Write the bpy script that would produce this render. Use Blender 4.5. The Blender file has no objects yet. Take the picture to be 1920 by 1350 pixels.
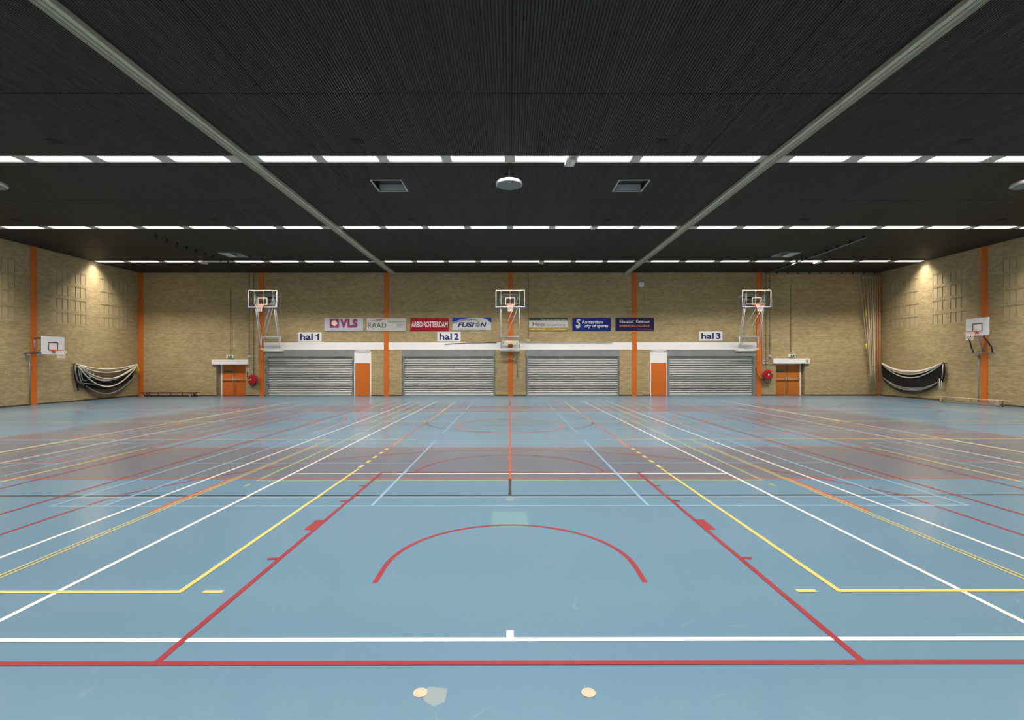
import bpy, math, random
from mathutils import Vector, Matrix
random.seed(7)
C = bpy.context.scene.collection
SC = bpy.context.scene

# ------------------------------------------------------------------ camera
F = 900.0                      # focal length in pixels of the 1920 px wide frame
EYE = Vector((0.0, 0.0, 2.065))
YAW, ROLL, SX, SY = 0.0017, 0.0007, 2.4/1920, 8.6/1920
cd = bpy.data.cameras.new('camera'); cam = bpy.data.objects.new('camera', cd); C.objects.link(cam)
cd.sensor_fit = 'HORIZONTAL'; cd.sensor_width = 36; cd.lens = F/1920*36
cd.shift_x = SX; cd.shift_y = SY; cd.clip_start = .05; cd.clip_end = 200
R = Matrix.Rotation(-YAW, 3, 'Z') @ Matrix.Rotation(math.pi/2, 3, 'X') @ Matrix.Rotation(-ROLL, 3, 'Z')
cam.matrix_world = Matrix.Translation(EYE) @ R.to_4x4()
SC.camera = cam

# ------------------------------------------------------------------ exposure, world
vs = SC.view_settings
SC.display_settings.display_device = 'sRGB'
vs.view_transform = 'Standard'; vs.look = 'None'; vs.gamma = 1; vs.use_curve_mapping = False
vs.exposure = 0.0
W = bpy.data.worlds.new('world'); SC.world = W; W.use_nodes = True
W.node_tree.nodes['Background'].inputs[0].default_value = (0, 0, 0, 1)
W.node_tree.nodes['Background'].inputs[1].default_value = 0

# ------------------------------------------------------------------ the hall's main measures (metres)
WX, WY, WN, H = 24.6, 31.85, -3.5, 8.155      # side walls at +-WX, back wall WY, near wall WN, ceiling H
ROWS = [28.38, 21.36, 14.25, 7.12, 0.05]       # lamp rows across the hall
LP = 1230.0                                    # watts of one bay of louvred tubes
DIFF = 3.2                                     # glow of a louvre panel

def ray(px, py):
    d = Vector(((px-960+1920*SX)/F, (675-py+1920*SY)/F, -1.0))
    return R @ d
def atY(px, py, Y): d = ray(px, py); return EYE + d*((Y-EYE.y)/d.y)
def atX(px, py, X): d = ray(px, py); return EYE + d*((X-EYE.x)/d.x)
def bx(px, py=650): return atY(px, py, WY).x     # back wall coordinates
def bz(py, px=956): return atY(px, py, WY).z

# the lamps' downward light: one louvred run per bay, light kept within the louvres' cut-off
def area(name, x0, x1, y):
    l = bpy.data.lights.new(name, 'AREA'); l.shape = 'RECTANGLE'; l.size = x1-x0; l.size_y = .34
    l.energy = LP*(x1-x0)/15.5; l.spread = math.radians(108); l.color = (1.0, .93, .85)
    o = bpy.data.objects.new(name, l); C.objects.link(o); o.location = ((x0+x1)/2, y, H+.02)
    return o
for y in ROWS:
    if y > 28:
        area('tube_light', -24.38, -18.15, y); area('tube_light', -16.5, -8.4, y)
    else:
        area('tube_light', -24.38, -8.4, y)
    area('tube_light', -7.4, 7.4, y); area('tube_light', 8.4, 24.38, y)

# ------------------------------------------------------------------ materials
def new_mat(name):
    m = bpy.data.materials.new(name); m.use_nodes = True
    return m, m.node_tree, m.node_tree.nodes['Principled BSDF']
def sr(r, g, b):
    f = lambda c: ((c/255+.055)/1.055)**2.4 if c/255 > .04045 else c/255/12.92
    return (f(r), f(g), f(b), 1)
def N(nt, t, **kw):
    n = nt.nodes.new(t)
    for k, v in kw.items():
        if k.startswith('i_'): n.inputs[k[2:].replace('_', ' ')].default_value = v
        else: setattr(n, k, v)
    return n
def plain(name, col, rough=.5, metal=0.0, noise=.12, scale=6.0, spec=.5):
    m, nt, b = new_mat(name)
    tc = N(nt, 'ShaderNodeTexCoord'); no = N(nt, 'ShaderNodeTexNoise'); no.inputs['Scale'].default_value = scale; no.inputs['Detail'].default_value = 3
    nt.links.new(tc.outputs['Object'], no.inputs['Vector'])
    mx = N(nt, 'ShaderNodeMix', data_type='RGBA')
    nt.links.new(no.outputs['Fac'], mx.inputs['Factor'])
    mx.inputs['A'].default_value = [c*(1-noise) for c in col[:3]]+[1]
    mx.inputs['B'].default_value = [min(1, c*(1+noise)) for c in col[:3]]+[1]
    nt.links.new(mx.outputs['Result'], b.inputs['Base Color'])
    b.inputs['Roughness'].default_value = rough; b.inputs['Metallic'].default_value = metal
    b.inputs['Specular IOR Level'].default_value = spec
    return m
def glow(name, col, s):
    m, nt, b = new_mat(name)
    b.inputs['Base Color'].default_value = (.6, .6, .6, 1)
    b.inputs['Emission Color'].default_value = col; b.inputs['Emission Strength'].default_value = s
    return m
def floor_paint(name, col, rough=.285, scuff=.5):
    m, nt, b = new_mat(name); L = nt.links.new
    tc = N(nt, 'ShaderNodeTexCoord')
    n1 = N(nt, 'ShaderNodeTexNoise'); n1.inputs['Scale'].default_value = .55; n1.inputs['Detail'].default_value = 5
    L(tc.outputs['Object'], n1.inputs['Vector'])
    mx = N(nt, 'ShaderNodeMix', data_type='RGBA'); L(n1.outputs['Fac'], mx.inputs['Factor'])
    mx.inputs['A'].default_value = [c*.95 for c in col[:3]]+[1]; mx.inputs['B'].default_value = [min(1, c*1.05) for c in col[:3]]+[1]
    cur = mx.outputs['Result']
    # hair-thin pale scratches: narrow bands of warped noise, three directions, only where a patchy mask lets them through
    for ang, k in ((.4, 0), (1.5, 5), (2.5, 9)):
        mp = N(nt, 'ShaderNodeMapping'); mp.inputs['Rotation'].default_value = (0, 0, ang); mp.inputs['Location'].default_value = (k, k, 0)
        wv = N(nt, 'ShaderNodeTexNoise'); wv.inputs['Scale'].default_value = .8; wv.inputs['Detail'].default_value = 1; wv.inputs['Distortion'].default_value = .25
        L(tc.outputs['Object'], mp.inputs['Vector']); L(mp.outputs[0], wv.inputs['Vector'])
        sb = N(nt, 'ShaderNodeMath', operation='SUBTRACT'); sb.inputs[1].default_value = .5; L(wv.outputs['Fac'], sb.inputs[0])
        ab = N(nt, 'ShaderNodeMath', operation='ABSOLUTE'); L(sb.outputs[0], ab.inputs[0])
        lt = N(nt, 'ShaderNodeMapRange'); lt.inputs['From Min'].default_value = .0004; lt.inputs['From Max'].default_value = .0014; lt.inputs['To Min'].default_value = 1; lt.inputs['To Max'].default_value = 0; L(ab.outputs[0], lt.inputs['Value'])
        mk = N(nt, 'ShaderNodeTexNoise'); mk.inputs['Scale'].default_value = 3.3; mk.inputs['Detail'].default_value = 2; L(mp.outputs[0], mk.inputs['Vector'])
        m3 = N(nt, 'ShaderNodeMapRange'); m3.inputs['From Min'].default_value = .56; m3.inputs['From Max'].default_value = .62; m3.inputs['To Max'].default_value = scuff*.55; L(mk.outputs['Fac'], m3.inputs['Value'])
        pr = N(nt, 'ShaderNodeMath', operation='MULTIPLY'); L(lt.outputs[0], pr.inputs[0]); L(m3.outputs[0], pr.inputs[1])
        m2 = N(nt, 'ShaderNodeMix', data_type='RGBA'); L(pr.outputs[0], m2.inputs['Factor']); L(cur, m2.inputs['A'])
        m2.inputs['B'].default_value = [c*.6+.18 for c in col[:3]]+[1]
        cur = m2.outputs['Result']
    L(cur, b.inputs['Base Color'])
    n3 = N(nt, 'ShaderNodeTexNoise'); n3.inputs['Scale'].default_value = 2.2; n3.inputs['Detail'].default_value = 4
    L(tc.outputs['Object'], n3.inputs['Vector'])
    mr = N(nt, 'ShaderNodeMapRange'); mr.inputs['To Min'].default_value = rough; mr.inputs['To Max'].default_value = rough+.03
    L(n3.outputs['Fac'], mr.inputs['Value']); L(mr.outputs[0], b.inputs['Roughness'])
    b.inputs['Specular IOR Level'].default_value = .5
    b.inputs['Coat Weight'].default_value = .40; b.inputs['Coat Roughness'].default_value = .13; b.inputs['Coat IOR'].default_value = 1.5
    return m
def brick(name, axis):
    m, nt, b = new_mat(name); L = nt.links.new
    tc = N(nt, 'ShaderNodeTexCoord'); sp = N(nt, 'ShaderNodeSeparateXYZ'); cb = N(nt, 'ShaderNodeCombineXYZ')
    L(tc.outputs['Object'], sp.inputs[0]); L(sp.outputs[axis], cb.inputs[0]); L(sp.outputs[2], cb.inputs[1])
    br = N(nt, 'ShaderNodeTexBrick'); L(cb.outputs[0], br.inputs['Vector'])
    br.inputs['Scale'].default_value = 1; br.inputs['Brick Width'].default_value = .22; br.inputs['Row Height'].default_value = .0625
    br.inputs['Mortar Size'].default_value = .0055; br.inputs['Mortar Smooth'].default_value = .3; br.inputs['Bias'].default_value = -.1
    br.inputs['Color1'].default_value = BR1; br.inputs['Color2'].default_value = BR2; br.inputs['Mortar'].default_value = BRM
    no = N(nt, 'ShaderNodeTexNoise'); no.inputs['Scale'].default_value = .45; no.inputs['Detail'].default_value = 6
    L(cb.outputs[0], no.inputs['Vector'])
    mr = N(nt, 'ShaderNodeMapRange'); mr.inputs['To Min'].default_value = .80; mr.inputs['To Max'].default_value = 1.18; L(no.outputs['Fac'], mr.inputs['Value'])
    # long horizontal streaks of paler and darker courses
    mp = N(nt, 'ShaderNodeMapping'); mp.inputs['Scale'].default_value = (.35, 1, 1); sn = N(nt, 'ShaderNodeVectorMath', operation='SNAP'); sn.inputs[1].default_value = (.22, .0625, 1); L(cb.outputs[0], sn.inputs[0]); ms = N(nt, 'ShaderNodeVectorMath', operation='MULTIPLY'); ms.inputs[1].default_value = (1, 137.3, 1); L(sn.outputs[0], ms.inputs[0]); L(ms.outputs[0], mp.inputs['Vector'])
    n2 = N(nt, 'ShaderNodeTexNoise'); n2.inputs['Scale'].default_value = 1; n2.inputs['Detail'].default_value = 3; L(mp.outputs[0], n2.inputs['Vector'])
    mr2 = N(nt, 'ShaderNodeMapRange'); mr2.inputs['To Min'].default_value = .80; mr2.inputs['To Max'].default_value = 1.20; L(n2.outputs['Fac'], mr2.inputs['Value'])
    # chalky white efflorescence
    n4 = N(nt, 'ShaderNodeTexNoise'); n4.inputs['Scale'].default_value = 1.3; n4.inputs['Detail'].default_value = 8; n4.inputs['Roughness'].default_value = .7; L(cb.outputs[0], n4.inputs['Vector'])
    mr4 = N(nt, 'ShaderNodeMapRange'); mr4.inputs['From Min'].default_value = .62; mr4.inputs['From Max'].default_value = .78; mr4.inputs['To Max'].default_value = .30; L(n4.outputs['Fac'], mr4.inputs['Value'])
    mu = N(nt, 'ShaderNodeMath', operation='MULTIPLY'); L(mr.outputs[0], mu.inputs[0]); L(mr2.outputs[0], mu.inputs[1])
    vm = N(nt, 'ShaderNodeVectorMath', operation='SCALE'); L(br.outputs['Color'], vm.inputs[0]); L(mu.outputs[0], vm.inputs['Scale'])
    mx = N(nt, 'ShaderNodeMix', data_type='RGBA'); L(mr4.outputs[0], mx.inputs['Factor']); L(vm.outputs[0], mx.inputs['A']); mx.inputs['B'].default_value = (.5, .45, .36, 1)
    L(mx.outputs['Result'], b.inputs['Base Color']); b.inputs['Roughness'].default_value = .8; b.inputs['Specular IOR Level'].default_value = .25
    bp = N(nt, 'ShaderNodeBump'); bp.inputs['Strength'].default_value = .25; bp.inputs['Distance'].default_value = .008
    iv = N(nt, 'ShaderNodeMath', operation='SUBTRACT'); iv.inputs[0].default_value = 1; L(br.outputs['Fac'], iv.inputs[1]); L(iv.outputs[0], bp.inputs['Height']); L(bp.outputs[0], b.inputs['Normal'])
    return m
BR1, BR2, BRM = (.50, .385, .20, 1), (.36, .27, .135, 1), (.25, .19, .11, 1)
M = {}
M['brick_x'] = brick('yellow_brick', 0); M['brick_y'] = brick('yellow_brick_side', 1)
M['block'] = plain('smooth_brick_block', (.44, .34, .18, 1), .75, 0, .2, 3)
M['joint'] = plain('block_joint', (.17, .13, .07, 1), .85)
M['blue'] = floor_paint('blue_floor', (.077, .150, .212, 1))
M['grey'] = floor_paint('grey_floor', (.086, .099, .128, 1))
M['white_l'] = floor_paint('white_line', (.52, .50, .47, 1), scuff=.1)
M['red_l'] = floor_paint('red_line', (.205, .020, .026, 1), scuff=.1)
M['orange_l'] = floor_paint('orange_line', (.33, .065, .032, 1), scuff=.1)
M['black_l'] = floor_paint('black_line', (.02, .02, .02, 1), scuff=.1)
M['yellow_l'] = floor_paint('yellow_line', (.46, .37, .105, 1), scuff=.1)
M['green_l'] = floor_paint('green_line', (.26, .28, .10, 1), scuff=.1)
M['lblue_l'] = floor_paint('light_blue_line', (.17, .29, .40, 1), scuff=.1)
M['patch'] = floor_paint('teal_patch', (.100, .190, .222, 1), scuff=.2)
M['patch2'] = floor_paint('grey_patch', (.17, .21, .22, 1), scuff=.2)
M['plug'] = plain('cream_plug', (.34, .28, .20, 1), .6, 0, .2, 60)
M['orange'] = plain('orange_paint', (.64, .145, .014, 1), .45, 0, .05)
M['orange_door'] = plain('orange_door_paint', (.62, .150, .018, 1), .4, 0, .05)
M['orange_dim'] = plain('ochre_orange_paint', (.50, .15, .018, 1), .45, 0, .05)
M['white'] = plain('white_paint', (.88, .85, .83, 1), .45, 0, .04)
M['white_m'] = plain('white_enamel', (.60, .59, .55, 1), .35, 0, .04)
M['white_lifted'] = plain('lifted_white_enamel', (.86, .84, .80, 1), .35, 0, .04)  # white enamel lightened to make up for weak lamp light on the arms
M['white_dimmed'] = plain('dimmed_white_enamel', (.40, .40, .375, 1), .4, 0, .04)  # white enamel greyed so the board frame looks less strongly lit
M['cream'] = plain('cream_paint', (.72, .67, .52, 1), .5)
M['grey_m'] = plain('grey_metal', (.27, .29, .29, 1), .45, .3)
M['conduit'] = plain('brown_grey_conduit', (.13, .105, .07, 1), .6)
M['dark_m'] = plain('dark_metal', (.03, .03, .033, 1), .5, .2)
M['shutter'] = plain('galvanised_steel', (.46, .45, .43, 1), .42, .35, .12, 2.5)
M['header'] = plain('grey_zinc_box', (.27, .28, .28, 1), .45, .2, .25, 2)
M['housing'] = plain('sage_grey_housing', (.40, .385, .29, 1), .5, 0, .06)
M['housing_shade'] = plain('shaded_sage_grey', (.21, .20, .15, 1), .6)  # shade of the housing's steps, put into a darker grey
M['seam'] = plain('shutter_seam', (.10, .10, .10, 1), .7)
M['slot'] = plain('dark_slot', (.012, .012, .012, 1), .9)
M['black'] = plain('black', (.004, .004, .004, 1), .8)
M['tray'] = plain('lamp_tray_grey', (.42, .42, .37, 1), .5)
M['base'] = plain('brown_skirting', (.06, .035, .018, 1), .7)
M['red'] = plain('red_enamel', (.42, .012, .018, 1), .3)
M['blue_pad'] = plain('navy_padding', (.022, .022, .085, 1), .6)
M['navy'] = plain('navy_tube', (.025, .018, .07, 1), .4)
M['rope'] = plain('beige_rope', (.68, .56, .36, 1), .85)
M['net'] = plain('black_netting', (.012, .011, .010, 1), .9)
M['tape'] = plain('white_net_tape', (.66, .60, .50, 1), .7)
M['grey_tape'] = plain('grey_net_tape', (.32, .30, .28, 1), .7)
M['netwhite'] = plain('white_basket_net', (.75, .70, .62, 1), .8)
M['rim'] = plain('orange_rim', (.72, .10, .03, 1), .4)
M['yellow'] = plain('yellow_plastic', (.75, .62, .03, 1), .5)
M['wood'] = plain('pale_bench_wood', (.52, .40, .27, 1), .5, 0, .15, 5)
M['red_wood'] = plain('dark_red_bench_wood', (.11, .022, .018, 1), .5)
M['navy_ink'] = plain('navy_ink', (.02, .018, .13, 1), .5)
M['black_ink'] = plain('black_ink', (.015, .015, .015, 1), .5)
M['red_ink'] = plain('red_ink', (.46, .02, .03, 1), .5)
M['blue_ink'] = plain('blue_ink', (.10, .13, .45, 1), .5)
M['white_ink'] = plain('white_ink', (.80, .80, .80, 1), .5)
M['crimson'] = plain('crimson_board', (.36, .002, .018, 1), .35)
M['royal'] = plain('royal_blue_board', (.002, .018, .20, 1), .35)
M['royal2'] = plain('royal_blue_print', (.004, .05, .40, 1), .35)
M['indigo'] = plain('indigo_board', (.012, .010, .075, 1), .35)
M['dgreen'] = plain('dark_green_print', (.008, .045, .022, 1), .4)
M['gold'] = plain('gold_print', (.42, .27, .02, 1), .4)
M['offwhite'] = plain('off_white_board', (.62, .62, .58, 1), .4)
M['lgrey'] = plain('pale_grey_board', (.56, .57, .62, 1), .4)
M['salmon_ink'] = plain('salmon_ink', (.72, .22, .09, 1), .5)
M['green_sign'] = plain('green_sign', (.01, .13, .06, 1), .4)
M['silver'] = plain('silver_disc', (.13, .15, .16, 1), .45, .1)
M['pale_metal'] = plain('pale_metal', (.55, .55, .54, 1), .35, .4)
M['hatch'] = plain('pale_hatch_lining', (.42, .47, .48, 1), .5, 0, .15, 3)

m, nt, b = new_mat('clear_acrylic'); M['glass'] = m
tr = N(nt, 'ShaderNodeBsdfTransparent'); tr.inputs[0].default_value = (.86, .90, .88, 1)
gl = N(nt, 'ShaderNodeBsdfGlossy'); gl.inputs['Roughness'].default_value = .05
mxs = N(nt, 'ShaderNodeMixShader'); mxs.inputs[0].default_value = .06
nt.links.new(tr.outputs[0], mxs.inputs[1]); nt.links.new(gl.outputs[0], mxs.inputs[2])
nt.links.new(mxs.outputs[0], nt.nodes['Material Output'].inputs['Surface'])

# ceiling slats: black stained spruce, each slat its own tone, with knots
m, nt, b = new_mat('black_stained_slats'); M['slats'] = m; L = nt.links.new
tc = N(nt, 'ShaderNodeTexCoord'); sp = N(nt, 'ShaderNodeSeparateXYZ'); L(tc.outputs['Object'], sp.inputs[0])
dv = N(nt, 'ShaderNodeMath', operation='DIVIDE'); dv.inputs[1].default_value = .062; L(sp.outputs[0], dv.inputs[0])
fl = N(nt, 'ShaderNodeMath', operation='FLOOR'); L(dv.outputs[0], fl.inputs[0])
dy = N(nt, 'ShaderNodeMath', operation='DIVIDE'); dy.inputs[1].default_value = 3.55; L(sp.outputs[1], dy.inputs[0])
fy = N(nt, 'ShaderNodeMath', operation='FLOOR'); L(dy.outputs[0], fy.inputs[0])
cb = N(nt, 'ShaderNodeCombineXYZ'); L(fl.outputs[0], cb.inputs[0]); L(fy.outputs[0], cb.inputs[1])
wn = N(nt, 'ShaderNodeTexWhiteNoise'); L(cb.outputs[0], wn.inputs['Vector'])
mp = N(nt, 'ShaderNodeMapping'); mp.inputs['Scale'].default_value = (16, 3, 1); L(tc.outputs['Object'], mp.inputs['Vector'])
no = N(nt, 'ShaderNodeTexNoise'); no.inputs['Scale'].default_value = 1; no.inputs['Detail'].default_value = 3; L(mp.outputs[0], no.inputs['Vector'])
mr = N(nt, 'ShaderNodeMapRange'); mr.inputs['From Min'].default_value = .3; mr.inputs['From Max'].default_value = .6; mr.inputs['To Min'].default_value = .55; L(no.outputs['Fac'], mr.inputs['Value'])
mxc = N(nt, 'ShaderNodeMix', data_type='RGBA'); L(wn.outputs['Value'], mxc.inputs['Factor'])
mxc.inputs['A'].default_value = (.020, .0178, .0152, 1); mxc.inputs['B'].default_value = (.037, .032, .0245, 1)
vm = N(nt, 'ShaderNodeVectorMath', operation='SCALE'); L(mxc.outputs['Result'], vm.inputs[0]); L(mr.outputs[0], vm.inputs['Scale'])
L(vm.outputs[0], b.inputs['Base Color']); b.inputs['Roughness'].default_value = .62; b.inputs['Specular IOR Level'].default_value = .3

# louvred diffuser: bright tubes behind a fine white grid
m, nt, b = new_mat('lit_louvre'); M['diffuser'] = m; L = nt.links.new
tc = N(nt, 'ShaderNodeTexCoord'); sp = N(nt, 'ShaderNodeSeparateXYZ'); L(tc.outputs['Object'], sp.inputs[0])
def stripe(src, period, duty):
    a = N(nt, 'ShaderNodeMath', operation='DIVIDE'); a.inputs[1].default_value = period; L(src, a.inputs[0])
    f = N(nt, 'ShaderNodeMath', operation='FRACT'); L(a.outputs[0], f.inputs[0])
    g = N(nt, 'ShaderNodeMath', operation='GREATER_THAN'); g.inputs[1].default_value = duty; L(f.outputs[0], g.inputs[0]); return g.outputs[0]
s1 = stripe(sp.outputs[0], .1, .45); s2 = stripe(sp.outputs[1], .125, .84)
mu = N(nt, 'ShaderNodeMath', operation='MULTIPLY'); L(s1, mu.inputs[0]); L(s2, mu.inputs[1])
mr = N(nt, 'ShaderNodeMapRange'); mr.inputs['To Min'].default_value = DIFF; mr.inputs['To Max'].default_value = .55; L(mu.outputs[0], mr.inputs['Value'])
b.inputs['Base Color'].default_value = (.6, .6, .6, 1); b.inputs['Emission Color'].default_value = (1, .97, .95, 1)
L(mr.outputs[0], b.inputs['Emission Strength'])
M['diffuser_off'] = plain('unlit_louvre', (.55, .53, .50, 1), .5)
M['exit_glow'] = glow('exit_sign_face', (.75, .95, .8, 1), .25)

# ------------------------------------------------------------------ mesh helpers
ORG = {}
class MB:
    def __init__(s): s.v = []; s.f = []; s.m = []; s.sm = []
    def face(s, pts, mi=0, smooth=False):
        n = len(s.v); s.v += [tuple(p) for p in pts]; s.f.append(list(range(n, n+len(pts)))); s.m.append(mi); s.sm.append(smooth)
    def box(s, x0, x1, y0, y1, z0, z1, mi=0):
        if x0 > x1: x0, x1 = x1, x0
        if y0 > y1: y0, y1 = y1, y0
        if z0 > z1: z0, z1 = z1, z0
        n = len(s.v)
        s.v += [(x0,y0,z0),(x1,y0,z0),(x1,y1,z0),(x0,y1,z0),(x0,y0,z1),(x1,y0,z1),(x1,y1,z1),(x0,y1,z1)]
        for q in ((0,3,2,1),(4,5,6,7),(0,1,5,4),(1,2,6,5),(2,3,7,6),(3,0,4,7)):
            s.f.append([n+i for i in q]); s.m.append(mi); s.sm.append(False)
        return s
    def tube(s, pts, r, n=8, mi=0, closed=False):
        pts = [Vector(p) for p in pts]; k = len(pts); base = len(s.v); up = None
        for i, p in enumerate(pts):
            a = pts[(i-1) % k] if (closed or i > 0) else p
            c = pts[(i+1) % k] if (closed or i < k-1) else p
            t = (c-a).normalized()
            if up is None:
                up = Vector((0, 0, 1)) if abs(t.z) < .9 else Vector((1, 0, 0))
            u = (up - t*up.dot(t))
            u = u.normalized() if u.length > 1e-6 else t.orthogonal().normalized()
            up = u; w = t.cross(u)
            for j in range(n):
                an = 2*math.pi*j/n; s.v.append(tuple(p + (u*math.cos(an)+w*math.sin(an))*r))
        segs = k if closed else k-1
        for i in range(segs):
            for j in range(n):
                a = base+i*n+j; b2 = base+i*n+(j+1) % n; c = base+((i+1) % k)*n+(j+1) % n; d = base+((i+1) % k)*n+j
                s.f.append([a, b2, c, d]); s.m.append(mi); s.sm.append(n > 4)
        if not closed:
            s.f.append([base+j for j in range(n)][::-1]); s.m.append(mi); s.sm.append(False)
            s.f.append([base+(k-1)*n+j for j in range(n)]); s.m.append(mi); s.sm.append(False)
        return s
    def lathe(s, c, axis, prof, n=24, mi=0):
        """prof: list of (radius, offset along axis)"""
        c = Vector(c); a = Vector(axis).normalized(); u = a.orthogonal().normalized(); w = a.cross(u); base = len(s.v)
        for r, h in prof:
            for j in range(n):
                an = 2*math.pi*j/n; s.v.append(tuple(c + a*h + (u*math.cos(an)+w*math.sin(an))*r))
        for i in range(len(prof)-1):
            for j in range(n):
                s.f.append([base+i*n+j, base+i*n+(j+1) % n, base+(i+1)*n+(j+1) % n, base+(i+1)*n+j]); s.m.append(mi); s.sm.append(False)
        s.f.append([base+j for j in range(n)][::-1]); s.m.append(mi); s.sm.append(False)
        s.f.append([base+(len(prof)-1)*n+j for j in range(n)]); s.m.append(mi); s.sm.append(False)
        return s
    def prism(s, pts, y0, y1, mi=0):
        """pts: (x, z) outline, extruded from y0 to y1"""
        n = len(s.v); k = len(pts)
        s.v += [(x, y0, z) for x, z in pts] + [(x, y1, z) for x, z in pts]
        s.f.append([n+i for i in range(k)]); s.m.append(mi); s.sm.append(False)
        s.f.append([n+k+i for i in range(k)][::-1]); s.m.append(mi); s.sm.append(False)
        for i in range(k):
            j = (i+1) % k; s.f.append([n+i, n+k+i, n+k+j, n+j]); s.m.append(mi); s.sm.append(False)
        return s
    def build(s, name, mats, parent=None):
        if not isinstance(mats, (list, tuple)): mats = [mats]
        org = ORG[parent.name] if parent is not None else Vector((0, 0, 0))
        me = bpy.data.meshes.new(name)
        me.from_pydata([(x-org.x, y-org.y, z-org.z) for x, y, z in s.v], [], s.f)
        for q in mats: me.materials.append(M[q])
        me.polygons.foreach_set('material_index', s.m); me.polygons.foreach_set('use_smooth', s.sm); me.update()
        o = bpy.data.objects.new(name, me); C.objects.link(o)
        if parent is not None: o.parent = parent
        ORG[o.name] = org
        return o
def tag(o, label=None, cat=None, group=None, kind=None):
    if label: o['label'] = label
    if cat: o['category'] = cat
    if group: o['group'] = group
    if kind: o['kind'] = kind
    return o
def thing(name, label, cat, loc=(0, 0, 0), group=None, kind=None):
    o = bpy.data.objects.new(name, None); C.objects.link(o); o.location = loc; o.empty_display_size = .1
    ORG[o.name] = Vector(loc); return tag(o, label, cat, group, kind)
def single(name, mb, mats, label, cat, group=None):
    """a one-mesh thing with its origin at the middle of its own box"""
    c = Vector([(min(v[i] for v in mb.v)+max(v[i] for v in mb.v))/2 for i in range(3)])
    mb.v = [(x-c.x, y-c.y, z-c.z) for x, y, z in mb.v]
    o = mb.build(name, mats); o.location = c; return tag(o, label, cat, group)
def panel(mb, plane, pos, u0, u1, v0, v1, holes, depth, mi=0, back=None, side=None):
    """a flat wall/ceiling with recesses. plane 'y': u=x, v=z; 'x': u=y, v=z; 'z': u=x, v=y. depth is signed along the plane's axis.
    holes: (u0,u1,v0,v1[,depth])"""
    P = {'y': lambda u, v, w: (u, w, v), 'x': lambda u, v, w: (w, u, v), 'z': lambda u, v, w: (u, v, w)}[plane]
    us = sorted({u0, u1} | {h[0] for h in holes} | {h[1] for h in holes}); vv = sorted({v0, v1} | {h[2] for h in holes} | {h[3] for h in holes})
    for b0, b1 in zip(vv, vv[1:]):
        run = None
        for a0, a1 in zip(us, us[1:]):
            cu, cv = (a0+a1)/2, (b0+b1)/2
            inside = any(h[0] < cu < h[1] and h[2] < cv < h[3] for h in holes)
            if inside:
                if run is not None: mb.face([P(run, b0, pos), P(a0, b0, pos), P(a0, b1, pos), P(run, b1, pos)], mi); run = None
            elif run is None: run = a0
        if run is not None: mb.face([P(run, b0, pos), P(u1, b0, pos), P(u1, b1, pos), P(run, b1, pos)], mi)
    for h in holes:
        d = pos + (h[4] if len(h) > 4 else depth); a0, a1, b0, b1 = h[:4]
        sd = mi if side is None else side
        mb.face([P(a0, b0, pos), P(a0, b1, pos), P(a0, b1, d), P(a0, b0, d)], sd); mb.face([P(a1, b0, pos), P(a1, b0, d), P(a1, b1, d), P(a1, b1, pos)], sd)
        mb.face([P(a0, b0, pos), P(a0, b0, d), P(a1, b0, d), P(a1, b0, pos)], sd); mb.face([P(a0, b1, pos), P(a1, b1, pos), P(a1, b1, d), P(a0, b1, d)], sd)
        mb.face([P(a0, b0, d), P(a1, b0, d), P(a1, b1, d), P(a0, b1, d)], mi if back is None else back)
ORD = ['first', 'second', 'third', 'fourth', 'fifth', 'sixth', 'seventh', 'eighth', 'ninth', 'tenth', 'eleventh', 'twelfth']

# ================================================================== THE SETTING
# ------------------------------------------------------------------ back wall with its recesses
S = dict(kind='structure')
xs = lambda a, b: (bx(a), bx(b))
OPEN = [(*xs(498, 696), 0, bz(656.8), .30), (*xs(754, 928), 0, bz(656.8), .30), (*xs(986, 1161), 0, bz(656.8), .30), (*xs(1219, 1416.5), 0, bz(656.8), .30),
        (*xs(405.5, 460.3), 0, bz(682), .30), (*xs(1455, 1508.5), 0, bz(681.5), .30)]
mb = MB(); panel(mb, 'y', WY, -WX, WX, 0, H+.06, OPEN, .30)
tag(mb.build('wall_back', 'brick_x'), kind='structure')

# ------------------------------------------------------------------ side walls with sunk block panels in rows of four
def blocks():
    out = []
    for c in ROWS[:4]:
        for s in (-1, 1):
            for st in (.50, 1.62):
                for k in range(3):
                    a = c+s*(st+.315*k); b2 = a+s*.29
                    for z in (4.37, 5.14, 5.90, 6.68): out.append((min(a, b2), max(a, b2), z, z+.58))
    return out
for sgn, nm in ((-1, 'wall_left'), (1, 'wall_right')):
    mb = MB(); panel(mb, 'x', sgn*WX, WN, WY, 0, H+.06, blocks(), sgn*.018, 0, 1, 2)
    tag(mb.build(nm, ['brick_y', 'block', 'joint']), kind='structure')
mb = MB(); mb.face([(-WX, WN, 0), (WX, WN, 0), (WX, WN, H+.06), (-WX, WN, H+.06)])
tag(mb.build('wall_front', 'brick_x'), kind='structure')

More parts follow.
